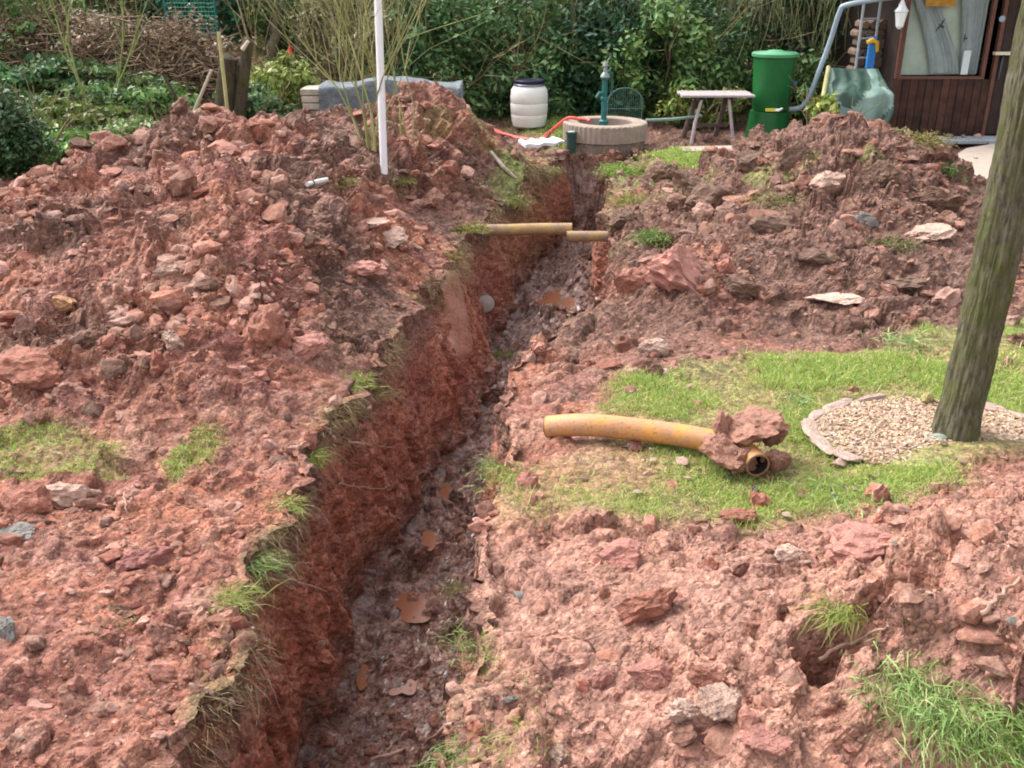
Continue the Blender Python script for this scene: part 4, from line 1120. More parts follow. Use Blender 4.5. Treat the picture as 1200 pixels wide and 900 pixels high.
p = atY(615, 30, 17.6); bare_shrub('bare_shrub', (p.x, p.y, 0.2), 12, 3.0, .014, 2, 67, np.array([(.2, .13, .13), (.15, .1, .1)]), 'purplish bare shrub above the white barrel', fan=.3)
p = atY(680, 30, 17.6); bare_shrub('bare_shrub', (p.x, p.y, 0.2), 12, 3.0, .014, 2, 68, np.array([(.2, .13, .13), (.15, .1, .1)]), 'purplish bare shrub above the well', fan=.3)

# ------------------------------------------------------------------ the garden tree on the right with its gravel ring
rg = np.random.default_rng(9)
TREE.z = gz(TREE.x, TREE.y) if False else 0.0
tree = empty('tree', (TREE.x + .02, TREE.y + .06, 0)); tag(tree, 'tall mossy brown tree trunk standing in the ring of wood chips on the right', 'tree')
n = 120; m_ = 190
zz_ = -.05 + 3.6 * (np.arange(m_ + 1) / m_) ** 1.15; aa_ = 2 * PI * np.arange(n) / n
ZZ, AA = np.meshgrid(zz_, aa_, indexing='ij')
q_ = np.stack([np.cos(AA) * .5, np.sin(AA) * .5, ZZ * .30], -1).reshape(-1, 3)
fur = 1 - np.abs(fbm(q_, 9, 3, 201)).reshape(ZZ.shape) * 3.0
lum = fbm(np.stack([np.cos(AA), np.sin(AA), ZZ], -1).reshape(-1, 3), 3.0, 3, 203).reshape(ZZ.shape)
fin = fbm(np.stack([np.cos(AA), np.sin(AA), ZZ * .6], -1).reshape(-1, 3), 22, 3, 205).reshape(ZZ.shape)
RR = .104 + .018 * np.exp(-np.maximum(ZZ, 0) / .10) - .002 * ZZ
RR = RR * (1 + .04 * np.sin(3 * AA + ZZ) + .05 * np.exp(-np.maximum(ZZ, 0) / .2) * np.sin(5 * AA)) - .010 * np.clip(fur, 0, 1) + .008 * lum + .004 * fin
tv = np.stack([.014 * np.sin(ZZ * 1.7) + .010 * ZZ + RR * np.cos(AA), -.01 * ZZ + RR * np.sin(AA), ZZ], -1).reshape(-1, 3)
ti = np.arange((m_ + 1) * n).reshape(m_ + 1, n); tr = np.roll(ti, -1, axis=1)
tf = np.stack([ti[:-1], tr[:-1], tr[1:], ti[1:]], -1).reshape(-1, 4)
link('trunk', mesh_np('trunk', tv, tf, BARK, None, True), tree)
segs = []
for k in range(9):
    a_ = k * 2.4; d = np.array([math.cos(a_) * .8, math.sin(a_) * .8, 1.0]); d /= np.linalg.norm(d)
    branch(segs, np.array([0, -.07, 2.7 + .1 * k]), d, 1.8, .05, 3, rg, .5, .15, 4, 2)
link('limb', tubes_np('limb', segs, TWIG, pick(GB, len(segs), rg)), tree)
# mulch
mul = []
CH = np.array([(.62, .46, .30), (.64, .47, .33), (.55, .39, .25), (.58, .42, .34), (.46, .32, .23), (.66, .55, .43)])
bedv = [(MUL.x, MUL.y, .03)]; nb = 48
for k in range(nb):
    a_ = 2 * PI * k / nb; bedv.append((MUL.x + .60 * math.cos(a_), MUL.y + .44 * math.sin(a_), .012))
me = bpy.data.meshes.new('chip_bed'); me.from_pydata(bedv, [], [(0, 1 + k, 1 + (k + 1) % nb) for k in range(nb)])
CHIPM = simple('chip_base', (.46, .33, .23), .9, .45, 60, .8, .01); me.materials.append(CHIPM)
o = link('chip_bed', me); tag(o, kind='structure')
nC = 5200; a_ = rg.uniform(0, 2 * PI, nC); q_ = rg.random(nC) ** .5
cp = np.stack([MUL.x + q_ * .60 * np.cos(a_), MUL.y + q_ * .44 * np.sin(a_), .030 - .016 * q_ + rg.random(nC) * .010], 1)
box = np.array([(-1, -1, -1), (1, -1, -1), (1, 1, -1), (-1, 1, -1), (-.8, -1, 1), (1, -.7, 1), (.8, 1, 1), (-1, .8, 1)], float)
bf = np.array([(0, 3, 2, 1), (4, 5, 6, 7), (0, 1, 5, 4), (1, 2, 6, 5), (2, 3, 7, 6), (3, 0, 4, 7)])
M = rotm(rg, nC); sc_ = np.stack([rg.uniform(.006, .015, nC), rg.uniform(.004, .010, nC), rg.uniform(.002, .005, nC)], 1)
w_ = np.einsum('nij,nvj->nvi', M, box[None] * sc_[:, None, :]) * np.array([1, 1, .6]) + cp[:, None, :]
me = mesh_np('wood_chips', w_.reshape(-1, 3), (bf[None] + (np.arange(nC) * 8)[:, None, None]).reshape(-1, 4), clod_material('wood_chip'), np.repeat(pick(CH, nC, rg, .15), 8, 0))
tag(link('wood_chips', me), 'pale wood chips and pebbles filling the ring around the tree', kind='stuff')
def small_stone(x, y, sx, sy, sz, mat, name, label, cat, seed, group=None, z=None, rz=None, planes=8):
    sv, sf = clod_shape(3, seed, planes, .10)
    me = mesh_np(name, sv, sf, mat, None, False)
    z = gz(x, y) if z is None else z
    o = link(name, me, None, (x, y, z + sz * .3), (0, 0, rz if rz is not None else seed * 1.3)); o.scale = (sx, sy, sz)
    return tag(o, label, cat, group)
rim = stone_mat('pink_edging_stone', (.52, .36, .30))
labs = ['left', 'upper left', 'far left', 'upper', 'front left']
for k, (an, wh_) in enumerate([(148, 'upper left corner'), (170, 'upper left side'), (191, 'leftmost point'), (212, 'lower left'), (128, 'top left'), (108, 'top'), (28, 'right back'), (8, 'far right'), (48, 'back')]):
    x = MUL.x + .62 * math.cos(R(an)); y = MUL.y + .46 * math.sin(R(an))
    small_stone(x, y, (.10 + .02 * (k % 3)), .05, .024, rim, 'edging_stone', 'flat pink edging stone of the wood chip ring, at its ' + wh_, 'edging stone', 700 + k, 'edging stones round the wood chips', .01, R(an + 90), 5)
q = at(1085, 475); small_stone(q.x, q.y, .07, .06, .06, stone_mat('mossy_stone', (.34, .28, .10)), 'field_stone', 'rounded mossy ochre stone behind the left of the trunk', 'stone', 721, z=.02)
q = at(1098, 520); small_stone(q.x, q.y, .06, .035, .035, stone_mat('green_white_stone', (.36, .40, .30)), 'field_stone', 'pale greenish stone leaning on the left foot of the trunk', 'stone', 722, z=.02)
for k, (u, v, w_, c_, lab) in enumerate([(985, 545, 16, 'pale', 'white flat stone on the grass left of the wood chips'), (800, 543, 12, 'pale', 'small buff stone on the lawn below the orange pipe'), (945, 660, 9, 'pale', 'small white chip on the foreground bank'),
     (1048, 637, 6, 'grey', 'small dark pebble on the foreground bank'), (900, 560, 10, 'rust', 'red chip in the grass below the muddy pipe end'), (1180, 760, 9, 'grey', 'small dark stone near the corner tussock'), (610, 700, 12, 'grey', 'bluish grey stone in the mud right of the puddle'),
     (600, 820, 12, 'grey', 'bluish grey stone in the mud at the lower right of the trench'), (780, 437, 10, 'pale', 'small pale stone at the top of the lawn'), (1045, 478, 9, 'grey', 'dark clinker on the rim of the wood chip ring')]):
    p, _ = hit(u, v); s = w_ / FPX * (Vector(p) - Vector((0, 0, CAM_H))).length
    small_stone(p[0], p[1], s, s * .7, s * .5, SM[c_], 'pebble', lab, 'stone', 740 + k)
# cinders near the pipe end
BLK = simple('black_clinker', (.035, .033, .04), .6, .3, 40)
for k, (u, v, w_) in enumerate([(885, 575, 7), (893, 582, 6), (975, 573, 7), (978, 583, 6), (890, 545, 8), (735, 462, 5), (780, 455, 6)]):
    p, _ = hit(u, v); s = w_ / FPX * (Vector(p) - Vector((0, 0, CAM_H))).length
    small_stone(p[0], p[1], s, s * .7, s * .6, BLK, 'clinker', 'small black clinker lying in the grass', 'clinker', 760 + k, 'black clinkers in the grass')
# fallen leaves
DL = simple('dead_leaf', (.28, .20, .15), .8, .3, 20)
YLm = simple('yellow_leaf', (.62, .45, .10), .6, .15, 20)
rgl = np.random.default_rng(15)
def leafm(mat, L):
    vs = []; fs = []
    for i in range(7):
        t = i / 6; w = L * .32 * math.sin(PI * min(t * .95 + .03, 1)); zc = .18 * L * math.sin(t * 2.2)
        vs += [((t - .5) * L, -w, zc + .12 * w), ((t - .5) * L, 0, zc), ((t - .5) * L, w, zc + .15 * w)]
    for i in range(6):
        a = i * 3; fs += [(a, a + 1, a + 4, a + 3), (a + 1, a + 2, a + 5, a + 4)]
    me = bpy.data.meshes.new('fallen_leaf'); me.from_pydata(vs, [], fs); me.materials.append(mat); return me
lm = [leafm(DL, .05), leafm(simple('dead_leaf_dark', (.12, .08, .07), .8, .3, 20), .045)]
cnt = 0
while cnt < 30:
    u, v = rgl.uniform(600, 1180), rgl.uniform(420, 615)
    q = at(u, v)
    if sdist(LAWN, np.array([q.x]), np.array([q.y]))[0] < .05: continue
    o = link('fallen_leaf', lm[cnt % 2], None, (q.x, q.y, gz(q.x, q.y) + .012), (rgl.uniform(-.3, .3), rgl.uniform(-.3, .3), rgl.uniform(0, 6)))
    tag(o, 'shrivelled brown dead leaf lying on the lawn', 'leaf', 'dead leaves on the lawn'); cnt += 1
p, _ = hit(918, 655); o = link('fallen_leaf', leafm(YLm, .085), None, (p[0], p[1], p[2] + .02), (.3, -.5, .9)); tag(o, 'single yellow leaf on the pink foreground bank', 'leaf')

# ------------------------------------------------------------------ pipes
def pipe_mat(name, c, dirt, k=.55):
    m, nt, b = newmat(name)
    f = noise(nt, 9, 5, .7); g = noise(nt, 60, 3, .7)
    cc = mixc(nt, ramp(nt, f, [(k - .14, 0.), (k + .14, 1.)]), c, dirt)
    cc = mixc(nt, ramp(nt, g, [(.56, 0.), (.68, .8)]), cc, (.16, .08, .04))
    nt.links.new(cc, b.inputs['Base Color']); b.inputs['Roughness'].default_value = .6
    bump(nt, b, f, .5, .01); return m
OR = pipe_mat('orange_drain_plastic', (.60, .26, .04), (.38, .20, .12), .50)
OY = pipe_mat('dirty_yellow_plastic', (.40, .25, .07), (.25, .16, .10), .48)
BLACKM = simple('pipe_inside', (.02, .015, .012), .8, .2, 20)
MUDRIM = simple('muddy_rim', (.24, .13, .08), .9, .3, 30)
def open_pipe(name, pts, r, mat, label, cat='pipe', wall=.008, n=28):
    root = empty(name, tuple(pts[0])); o0 = Vector(pts[0]); tag(root, label, cat)
    pts = [Vector(p) - o0 for p in pts]
    MB().tube(pts, r, n, cap=False).obj('shell', mat, root, True)
    MB().tube(pts, r - wall, n, cap=False).obj('inner_wall', BLACKM, root, True)
    for e, s in ((0, 1), (-1, -1)):      # annular rim
        t = (pts[1] - pts[0]).normalized() if e == 0 else (pts[-2] - pts[-1]).normalized()
        mb = MB(); mb.tube([pts[e] - t * .003, pts[e] + t * .004], r + .0015, n, cap=False)
        a = Vector((0, 0, 1)) if abs(t.z) < .9 else Vector((1, 0, 0)); nx = t.cross(a).normalized(); ny = t.cross(nx)
        ring = []
        for rr_ in (r + .0015, r - wall):
            ring += [pts[e] - t * .003 + (nx * math.cos(2 * PI * k / n) + ny * math.sin(2 * PI * k / n)) * rr_ for k in range(n)]
        mb.raw(ring, [(k, (k + 1) % n, n + (k + 1) % n, n + k) for k in range(n)])
        mb.obj('rim', MUDRIM, root, True)
    return root
r_ = .057
pa_ = at(642, 500, .03); pb_ = at(690, 498, .075); pc_ = at(760, 505, .07); pd_ = at(830, 516, .065); pe_ = at(872, 530, .065); pf_ = at(888, 545, .06)
def smooth_path(P_, n=24):
    out = []
    P_ = [Vector(p) for p in P_]
    for i in range(len(P_) - 1):
        p0 = P_[max(i - 1, 0)]; p1 = P_[i]; p2 = P_[i + 1]; p3 = P_[min(i + 2, len(P_) - 1)]
        for k in range(max(2, n // (len(P_) - 1))):
            t = k / max(2, n // (len(P_) - 1))
            out.append(.5 * ((2 * p1) + (-p0 + p2) * t + (2 * p0 - 5 * p1 + 4 * p2 - p3) * t * t + (-p0 + 3 * p1 - 3 * p2 + p3) * t ** 3))
    out.append(P_[-1]); return out
open_pipe('drain_pipe', smooth_path([pa_, pb_, pc_, pd_, pe_, pf_]), r_, OR, 'muddy orange drain pipe lying on the lawn, its end caked in clay')
mud = stone_mat('clay_lump', (.33, .16, .11))
for k, (u, v, w_, z, lab) in enumerate([(885, 499, 80, .17, 'brown clay lump on top of the orange pipe end'), (855, 527, 74, .08, 'flat clay lump left of the pipe opening'), (908, 512, 46, .10, 'clay lump to the right of the pipe end'), (910, 541, 44, .05, 'small clay lump on the grass right of the pipe opening'), (868, 541, 40, .05, 'small clay lump propping the pipe just left of its opening'), (846, 508, 62, .12, 'clay lump saddled over the orange pipe')]):
    p = at(u, v, z); d = (p - Vector((0, 0, CAM_H))).length; s = w_ / FPX * d * .5
    sv, sf = clod_shape(4, 1200 + k, 6, .30)
    me = mesh_np('clay_lump', sv, sf, mud, None, False); o = link('clay_lump', me, None, tuple(p), (.4 * k, .3 * k, k)); o.scale = (s, s, s * .8); tag(o, lab, 'clay lump')
# pipes crossing the far trench
a = atY(553, 270, 8.75); b = atY(670, 268, 8.75)
open_pipe('drain_pipe', [a + Vector((-.15, 0, 0)), a + (b - a) * .33, a + (b - a) * .66 + Vector((0, 0, .004)), b], .052, OY, 'longer yellow brown pipe spanning the far trench')
a = atY(664, 277, 8.62); b = atY(708, 277, 8.62)
open_pipe('drain_pipe', [a, a + (b - a) * .5, b + Vector((.03, 0, 0))], .048, OY, 'shorter yellow brown pipe piece right of the longer crossing pipe')
# grey capped pipe end in the trench wall
CG = simple('grey_concrete_cap', (.36, .33, .30), .85, .2, 30)
p, nrm = hit(568, 355)
d = Vector((0.25, -1, .15)).normalized(); root = empty('pipe_stub', tuple(p)); tag(root, 'round grey end of an old pipe sticking out of the left trench wall', 'pipe')
MB().tube([-d * .15, d * .02, d * .05], .088, 28, cap=False).obj('shell', simple('clay_pipe', (.30, .17, .12), .8, .2, 20), root, True)
MB().tube([d * .035, d * .047, d * .056], [.080, .082, .070], 28).obj('cap', CG, root, True)
# smooth clay slab left by the bucket on the left wall
def wall_slab(u0, u1, v0, v1, label, seed, mat):
    rg = np.random.default_rng(seed); vs = []; nu, nv = 10, 22
    for j in range(nv + 1):
        for i in range(nu + 1):
            uu = u0 + (u1 - u0) * i / nu + 22 * (j / nv) ; vv = v0 + (v1 - v0) * j / nv
            p, nn = hit(uu, vv); ed = min(i, nu - i) / nu * 2 
            n_ = Vector((.8, -.55, .1)).normalized()
            q = Vector(p) + n_ * (.03 * (1 if 0 < i < nu and 0 < j < nv else -1.2) + .006 * math.sin(i * 2.3))
            vs.append(q)
    vs2 = [v.copy() for v in vs]
    for _ in range(4):
        for j in range(1, nv):
            for i in range(1, nu):
                k = j * (nu + 1) + i; vs2[k] = (vs[k] + vs[k - 1] + vs[k + 1] + vs[k - nu - 1] + vs[k + nu + 1]) / 5
        vs = [v.copy() for v in vs2]
    fs = [(j * (nu + 1) + i, j * (nu + 1) + i + 1, (j + 1) * (nu + 1) + i + 1, (j + 1) * (nu + 1) + i) for j in range(nv) for i in range(nu)]
    me = bpy.data.meshes.new('clay_slab'); me.from_pydata(vs, [], fs); me.materials.append(mat); me.polygons.foreach_set('use_smooth', [True] * len(fs))
    tag(link('clay_slab', me), label, 'clay slab')
CLAYS = simple('smooth_clay', (.36, .17, .12), .75, .25, 9, .9, .03)
wall_slab(508, 540, 312, 425, 'smooth pink clay slab scraped by the digger on the left trench wall', 3, CLAYS)

# ------------------------------------------------------------------ puddles
m, nt, b = newmat('muddy_water'); b.inputs['Base Color'].default_value = (.25, .095, .05, 1); b.inputs['Roughness'].default_value = .14; b.inputs['Specular IOR Level'].default_value = .45
bump(nt, b, noise(nt, 30, 2), .10, .004); WATER = m
for k, (u, v, rx, ry, lab) in enumerate(PUD):
    q = at(u, v, -.97 if v > 400 else -.82)
    ii = floorm & (np.hypot((PXY[:, 0] - q.x) / rx, (PXY[:, 1] - q.y) / ry) < 1)
    if not ii.any(): continue
    lev = PLEV[k]
    vs = [(q.x, q.y, lev)]; nb = 40
    for j in range(nb):
        a_ = 2 * PI * j / nb; f_ = 1 + .18 * math.sin(3 * a_ + k) + .1 * math.sin(5 * a_ + 2 * k)
        vs.append((q.x + rx * f_ * math.cos(a_), q.y + ry * f_ * math.sin(a_), lev))
    me = bpy.data.meshes.new('puddle'); me.from_pydata(vs, [], [(0, 1 + j, 1 + (j + 1) % nb) for j in range(nb)]); me.materials.append(WATER)
    tag(link('puddle', me), lab, kind='structure')

# ------------------------------------------------------------------ roots in the left wall and twigs
ROOT = simple('root_bark', (.33, .21, .16), .85, .3, 30)
def px_path(pts, off=.03):
    out = []
    for (u, v) in pts:
        p, nn = hit(u, v); out.append(Vector(p) + (Vector((0, 0, CAM_H)) - Vector(p)).normalized() * off)
    return out
for k, (pts, r, lab) in enumerate([
    ([(408, 518), (430, 521), (455, 524), (482, 524)], .0075, 'uppermost root poking out of the left trench wall'),
    ([(398, 566), (420, 571), (445, 572), (458, 569)], .0065, 'second root from the top in the left trench wall'),
    ([(330, 674), (350, 683), (378, 692), (408, 703)], .008, 'longest straight root in the left trench wall'),
    ([(300, 770), (312, 795), (322, 815), (330, 838)], .006, 'long root curving down the left wall near the camera'),
    ([(240, 805), (255, 818), (272, 828)], .007, 'short thick root at the lower left of the trench'),
    ([(325, 665), (345, 662), (366, 658)], .004, 'thin root above the longest root'),
    ([(300, 765), (315, 775), (330, 780)], .005, 'short side root near the camera'),
    ([(300, 800), (303, 825), (299, 852)], .004, 'thin pale root hanging at the lower left of the trench'),
    ([(435, 890), (470, 880), (505, 866), (525, 852), (540, 845)], .009, 'long twig lying across the trench at the bottom edge'),
    ([(480, 900), (500, 885), (512, 870)], .007, 'forked twig end at the bottom edge of the trench'),
    ([(960, 770), (990, 757), (1020, 745), (1040, 735)], .007, 'twig along the hole in the foreground bank'),
    ([(1150, 720), (1170, 700), (1195, 678)], .008, 'pale twig on the foreground bank at the right edge'),
    ([(145, 575), (148, 592), (150, 604)], .004, 'small twig right of the left clay boulder')]):
    pp = smooth_path(px_path(pts, .05), 12)
    root_ = pp[0].copy()
    nr = len(pp)
    pp = [q + Vector((random.gauss(0, .003), random.gauss(0, .003), random.gauss(0, .004))) - root_ for q in pp]
    o = MB().tube(pp, [r * (1 - .5 * i / nr) for i in range(nr)], 7).obj('root' if k < 8 else 'twig', ROOT, None, True, loc=root_)
    tag(o, lab, 'root' if k < 8 else 'twig')
# white stick on the heap
p = px_path([(360, 216), (372, 213), (384, 210)], .05)
tag(MB().tube([q - p[0] for q in p], [.018, .02, .016], 8).obj('stick', simple('bleached_wood', (.6, .6, .58), .7, .1, 20), None, True, loc=p[0]), 'short bleached white stick on the broad heap', 'stick')
p = px_path([(575, 178), (590, 196), (612, 216)], .05)
tag(MB().tube([q - p[0] for q in p], [.02, .022, .018], 8).obj('stick', OLDWOOD, None, True, loc=p[0]), 'grey brown stick lying on the bank behind the crossing pipes', 'stick')

# ------------------------------------------------------------------ white pole
WHITE = simple('white_plastic', (.80, .80, .82), .4, .06, 3, .05)
p, _ = hit(450, 199); top = atY(443, 0, p[1]); d = (top - Vector(p))
tag(MB().tube([Vector((0, 0, -.3)), Vector((0, 0, 0)), d * .5, d * 1.35], .033, 20).obj('pole', WHITE, None, True, loc=p), 'tall thin white pole standing in the heap', 'pole')

# ------------------------------------------------------------------ barrel
NAVY = simple('navy_lid', (.012, .012, .035), .5, .2, 10, .1)
q = at(620, 150, 0); q.y += .1; g = gz(q.x, q.y)
BW = simple('barrel_plastic', (.72, .71, .66), .45, .08, 3, .05)
root = empty('plastic_barrel', (q.x, q.y, g)); root.scale = (1.02, 1.02, .90); tag(root, 'white plastic barrel with a dark blue lid, in front of the hedge', 'barrel')
prof = [(.19, 0), (.235, .03), (.252, .10), (.262, .17), (.264, .2), (.258, .215), (.268, .23), (.272, .33), (.272, .38), (.265, .395), (.274, .41), (.272, .50), (.262, .60), (.235, .645), (.21, .67), (.20, .69)]
MB().lathe(prof, 40).obj('body', BW, root, True)
MB().lathe([(.218, .672), (.222, .685), (.222, .745), (.212, .757), (.19, .757), (.18, .748), (.02, .748)], 40).obj('lid', NAVY, root, True)
MB().lathe([(.226, .665), (.232, .672), (.232, .690), (.226, .696)], 40, cap=False).obj('clamp_ring', simple('clamp_metal', (.25, .25, .3), .4, .1, 10, .05, metal=.7), root, True)

# ------------------------------------------------------------------ well
CON = simple('well_concrete', (.20, .15, .12), .9, .28, 9, .8, .012)
CONL = simple('well_concrete_pale', (.30, .235, .19), .9, .2, 9, .6, .01)
wc_ = atY(709, 150, 13.38); WX, WY = wc_.x, 13.38
root = empty('well', (WX, WY, 0)); tag(root, 'round concrete ring well with a hand pump, at the end of the trench', 'well')
mb = MB(); n = 64
def ring_prof(mb, r_out, r_in, z0, z1, n, flute=0.0):
    pr = [(r_in, z0), (r_out, z0), (r_out, z1 - .012), (r_out - .012, z1), (r_in + .01, z1), (r_in, z1 - .01)]
    b = []
    for (r, z) in pr:
        for k in range(n):
            a_ = 2 * PI * k / n; rr_ = r + (flute * (1 if (k % 2) else -1) if r == r_out else 0); b.append((rr_ * math.cos(a_), rr_ * math.sin(a_), z))
    fs = []
    for j in range(len(pr)):
        j2 = (j + 1) % len(pr)
        for k in range(n):
            k2 = (k + 1) % n; fs.append((j * n + k, j * n + k2, j2 * n + k2, j2 * n + k))
    mb.raw(b, fs)
ring_prof(mb, .555, .36, .10, .315, 96, .006); mb.obj('upper_ring', CONL, root)
mb = MB(); ring_prof(mb, .535, .40, -1.0, .098, 96, .004); mb.obj('lower_ring', CON, root)
MB().lathe([(.398, .12), (.01, .12)], 32, cap=False).obj('cover', simple('well_cover', (.13, .11, .09), .9, .3, 12), root)
TEAL = simple('teal_paint', (.02, .12, .115), .5, .3, 14, .3)
root = empty('hand_pump', (WX - .02, WY + .02, .12)); root.scale = (.78, .78, 1.0); tag(root, 'teal cast iron hand pump with a pale cap, standing on the well', 'pump')
MB().lathe([(.085, 0), (.085, .2), (.05, .22), (.048, .46), (.062, .47), (.062, .50), (.045, .51), (.045, .72), (.06, .73), (.06, .75)], 20).obj('pump_body', TEAL, root, True)
MB().lathe([(.075, .75), (.082, .76), (.07, .79), (.035, .82), (.03, .88), (.045, .90), (.02, .95)], 20).obj('pump_cap', simple('pale_metal', (.24, .27, .26), .5, .2, 10, .1, metal=.3), root, True)
MB().tube([(0, 0, .55), (-.09, -.05, .56), (-.15, -.08, .50)], .024, 10).obj('spout', TEAL, root, True)
MB().tube([(.02, .03, .80), (.10, .12, .86), (.14, .22, .72), (.15, .25, .5)], .012, 8).obj('lever', TEAL, root, True)
# red hose
RED = simple('red_hose', (.62, .10, .08), .45, .15, 6, .05)
hp = [atY(572, 146, 15.2), atY(590, 153, 14.6), atY(612, 157, 14.2), atY(632, 153, 14.0), atY(650, 143, 13.7), atY(665, 132, 13.45), atY(678, 130, 13.4), atY(688, 134, 13.35), atY(691, 141, 13.3)]
for q in hp[:4]: q.z = gz(q.x, q.y) + .03
hp[5].z = .345; hp[6].z = .345; hp[7].z = .34; hp[8].z = .33
hp[4].z = .18
sp_ = smooth_path(hp, 48)
tag(MB().tube([q - sp_[0] for q in sp_], .022, 10).obj('garden_hose', RED, None, True, loc=sp_[0]), 'red garden hose running from the grass up onto the well', 'hose')
sp2 = [q + Vector((.03 * math.sin(i), -.05, .0)) for i, q in enumerate(sp_[:24])]
tag(MB().tube([q - sp2[0] for q in sp2], .020, 10).obj('garden_hose', simple('faded_red_hose', (.58, .16, .13), .5, .15, 6, .05), None, True, loc=sp2[0]), 'second faded red hose lying along the first in front of the barrel', 'hose')
# white board and black pipe stub
FOAM = simple('white_foam', (.82, .84, .88), .6, .04, 14, .2)
a = at(615, 172, .02); b = at(662, 168, .02)
root_ = Vector((a.x, a.y, max(gz(a.x, a.y), 0) + .01))
mb = MB(); L_ = (b - a).length; nseg = 12; vs = []
for i in range(nseg + 1):
    x = L_ * i / nseg; w = .20 + .03 * math.sin(i * 1.9); e = .03 * math.sin(i * 1.3)
    vs += [(x, -.02 + e, 0), (x, w, 0), (x, w, .035 + .01 * math.sin(i * 2)), (x, -.02 + e, .045)]
fs = []
for i in range(nseg):
    for k in range(4): fs.append((i * 4 + k, i * 4 + (k + 1) % 4, (i + 1) * 4 + (k + 1) % 4, (i + 1) * 4 + k))
fs += [(3, 2, 1, 0), (nseg * 4, nseg * 4 + 1, nseg * 4 + 2, nseg * 4 + 3)]
o = mb.raw(vs, fs).obj('foam_board', FOAM, None, loc=root_); o.rotation_euler = (R(10), 0, math.atan2(b.y - a.y, b.x - a.x)); tag(o, 'white foam board lying in front of the well', 'board')
q = at(669, 177, .0)
root = empty('standpipe', (q.x, q.y, -.1)); tag(root, 'short dark green pipe standing upright left of the well', 'pipe')
MB().lathe([(.062, 0), (.062, .31), (.072, .315), (.072, .345), (.055, .345), (.055, .30)], 24).obj('shell', simple('dark_green_plastic', (.025, .06, .05), .5, .2, 10, .1), root, True)
MB().lathe([(.05, .33), (.045, .352), (.005, .355)], 20).obj('cap', simple('grey_cap', (.35, .37, .36), .6, .1, 10), root, True)
# wire arch
WIRE = simple('green_wire', (.10, .20, .17), .5, .1, 10, 0, metal=.3)
a = atY(712, 130, 14.3); b = atY(752, 130, 14.3); zt = atY(732, 103, 14.3).z
root = empty('wire_arch', ((a.x + b.x) / 2, 14.3, 0)); tag(root, 'small round topped wire fence panel behind the well', 'fence')
hw = (b.x - a.x) / 2 ; zs = zt - hw * .75
fr = [(-hw, 0, 0), (-hw, 0, zs)] + [(-hw * math.cos(PI * i / 14), 0, zs + hw * .75 * math.sin(PI * i / 14)) for i in range(1, 14)] + [(hw, 0, zs), (hw, 0, 0)]
MB().tube(fr, .008, 6).obj('frame', WIRE, root, True)
for i in range(1, 16):
    x = -hw + 2 * hw * i / 16; zz_ = zs + hw * .75 * math.sqrt(max(0, 1 - (x / hw) ** 2))
    MB().tube([(x, 0, .05), (x, 0, zz_)], .003, 4).obj('wire', WIRE, root)
for z in (.18, .36): MB().tube([(-hw, .004, z), (hw, .004, z)], .004, 4).obj('wire', WIRE, root)
# hose / rail right of the well
a = atY(757, 141, 14.0); b = atY(822, 136, 14.3)
tag(MB().tube([Vector((0, 0, 0)), (b - a) * .5 + Vector((0, 0, -.015)), b - a], .022, 10).obj('water_pipe', simple('grey_green_pipe', (.22, .33, .28), .5, .15, 8, .1), None, True, loc=a), 'grey green water pipe running from the well behind the table', 'pipe')

# ------------------------------------------------------------------ table
TB = at(838, 160, 0); TY = 14.1
PT = simple('table_top_wood', (.36, .31, .31), .6, .15, 12)
DW = simple('dark_table_wood', (.10, .07, .06), .8, .3, 12); LGW = simple('light_leg', (.38, .31, .32), .7, .2, 12)
zt = atY(838, 109, TY).z; cx = atY(838, 109, TY).x; hwT = .50
root = empty('garden_table', (cx, TY, gz(cx, TY))); tag(root, 'garden table with a pale board top and splayed trestle legs', 'table')
zt -= gz(cx, TY)
for i in range(4):
    y0 = -.27 + i * .136
    MB().box(-hwT + (.01 if i % 2 else 0), hwT - (.008 if i % 2 else 0), y0, y0 + .130, zt - .03, zt + (.001 * i)).obj('board', PT, root, bevel=.004)
for sx in (-.28, .22):
    MB().box(sx - .02, sx + .02, -.25, .25, zt - .072, zt - .032).obj('batten', DW, root, bevel=.003)
for (x0, x1, m_) in ((-.22, -.34, LGW), (.16, .28, LGW)):
    MB().tube([(x0, -.20, zt - .07), ((x0 + x1) / 2 - .01, -.23, zt * .5), (x1, -.27, -.02)], [.022, .024, .026], 8).obj('leg', m_, root, True)
for (x0, x1) in ((-.30, -.44), (.12, .02)):
    MB().tube([(x0 + .08, .18, zt - .07), (x1 + .04, .22, -.02)], [.035, .04], 8).obj('leg', DW, root, True)
MB().box(-.26, .22, .14, .17, .26, .31).obj('stretcher', DW, root)

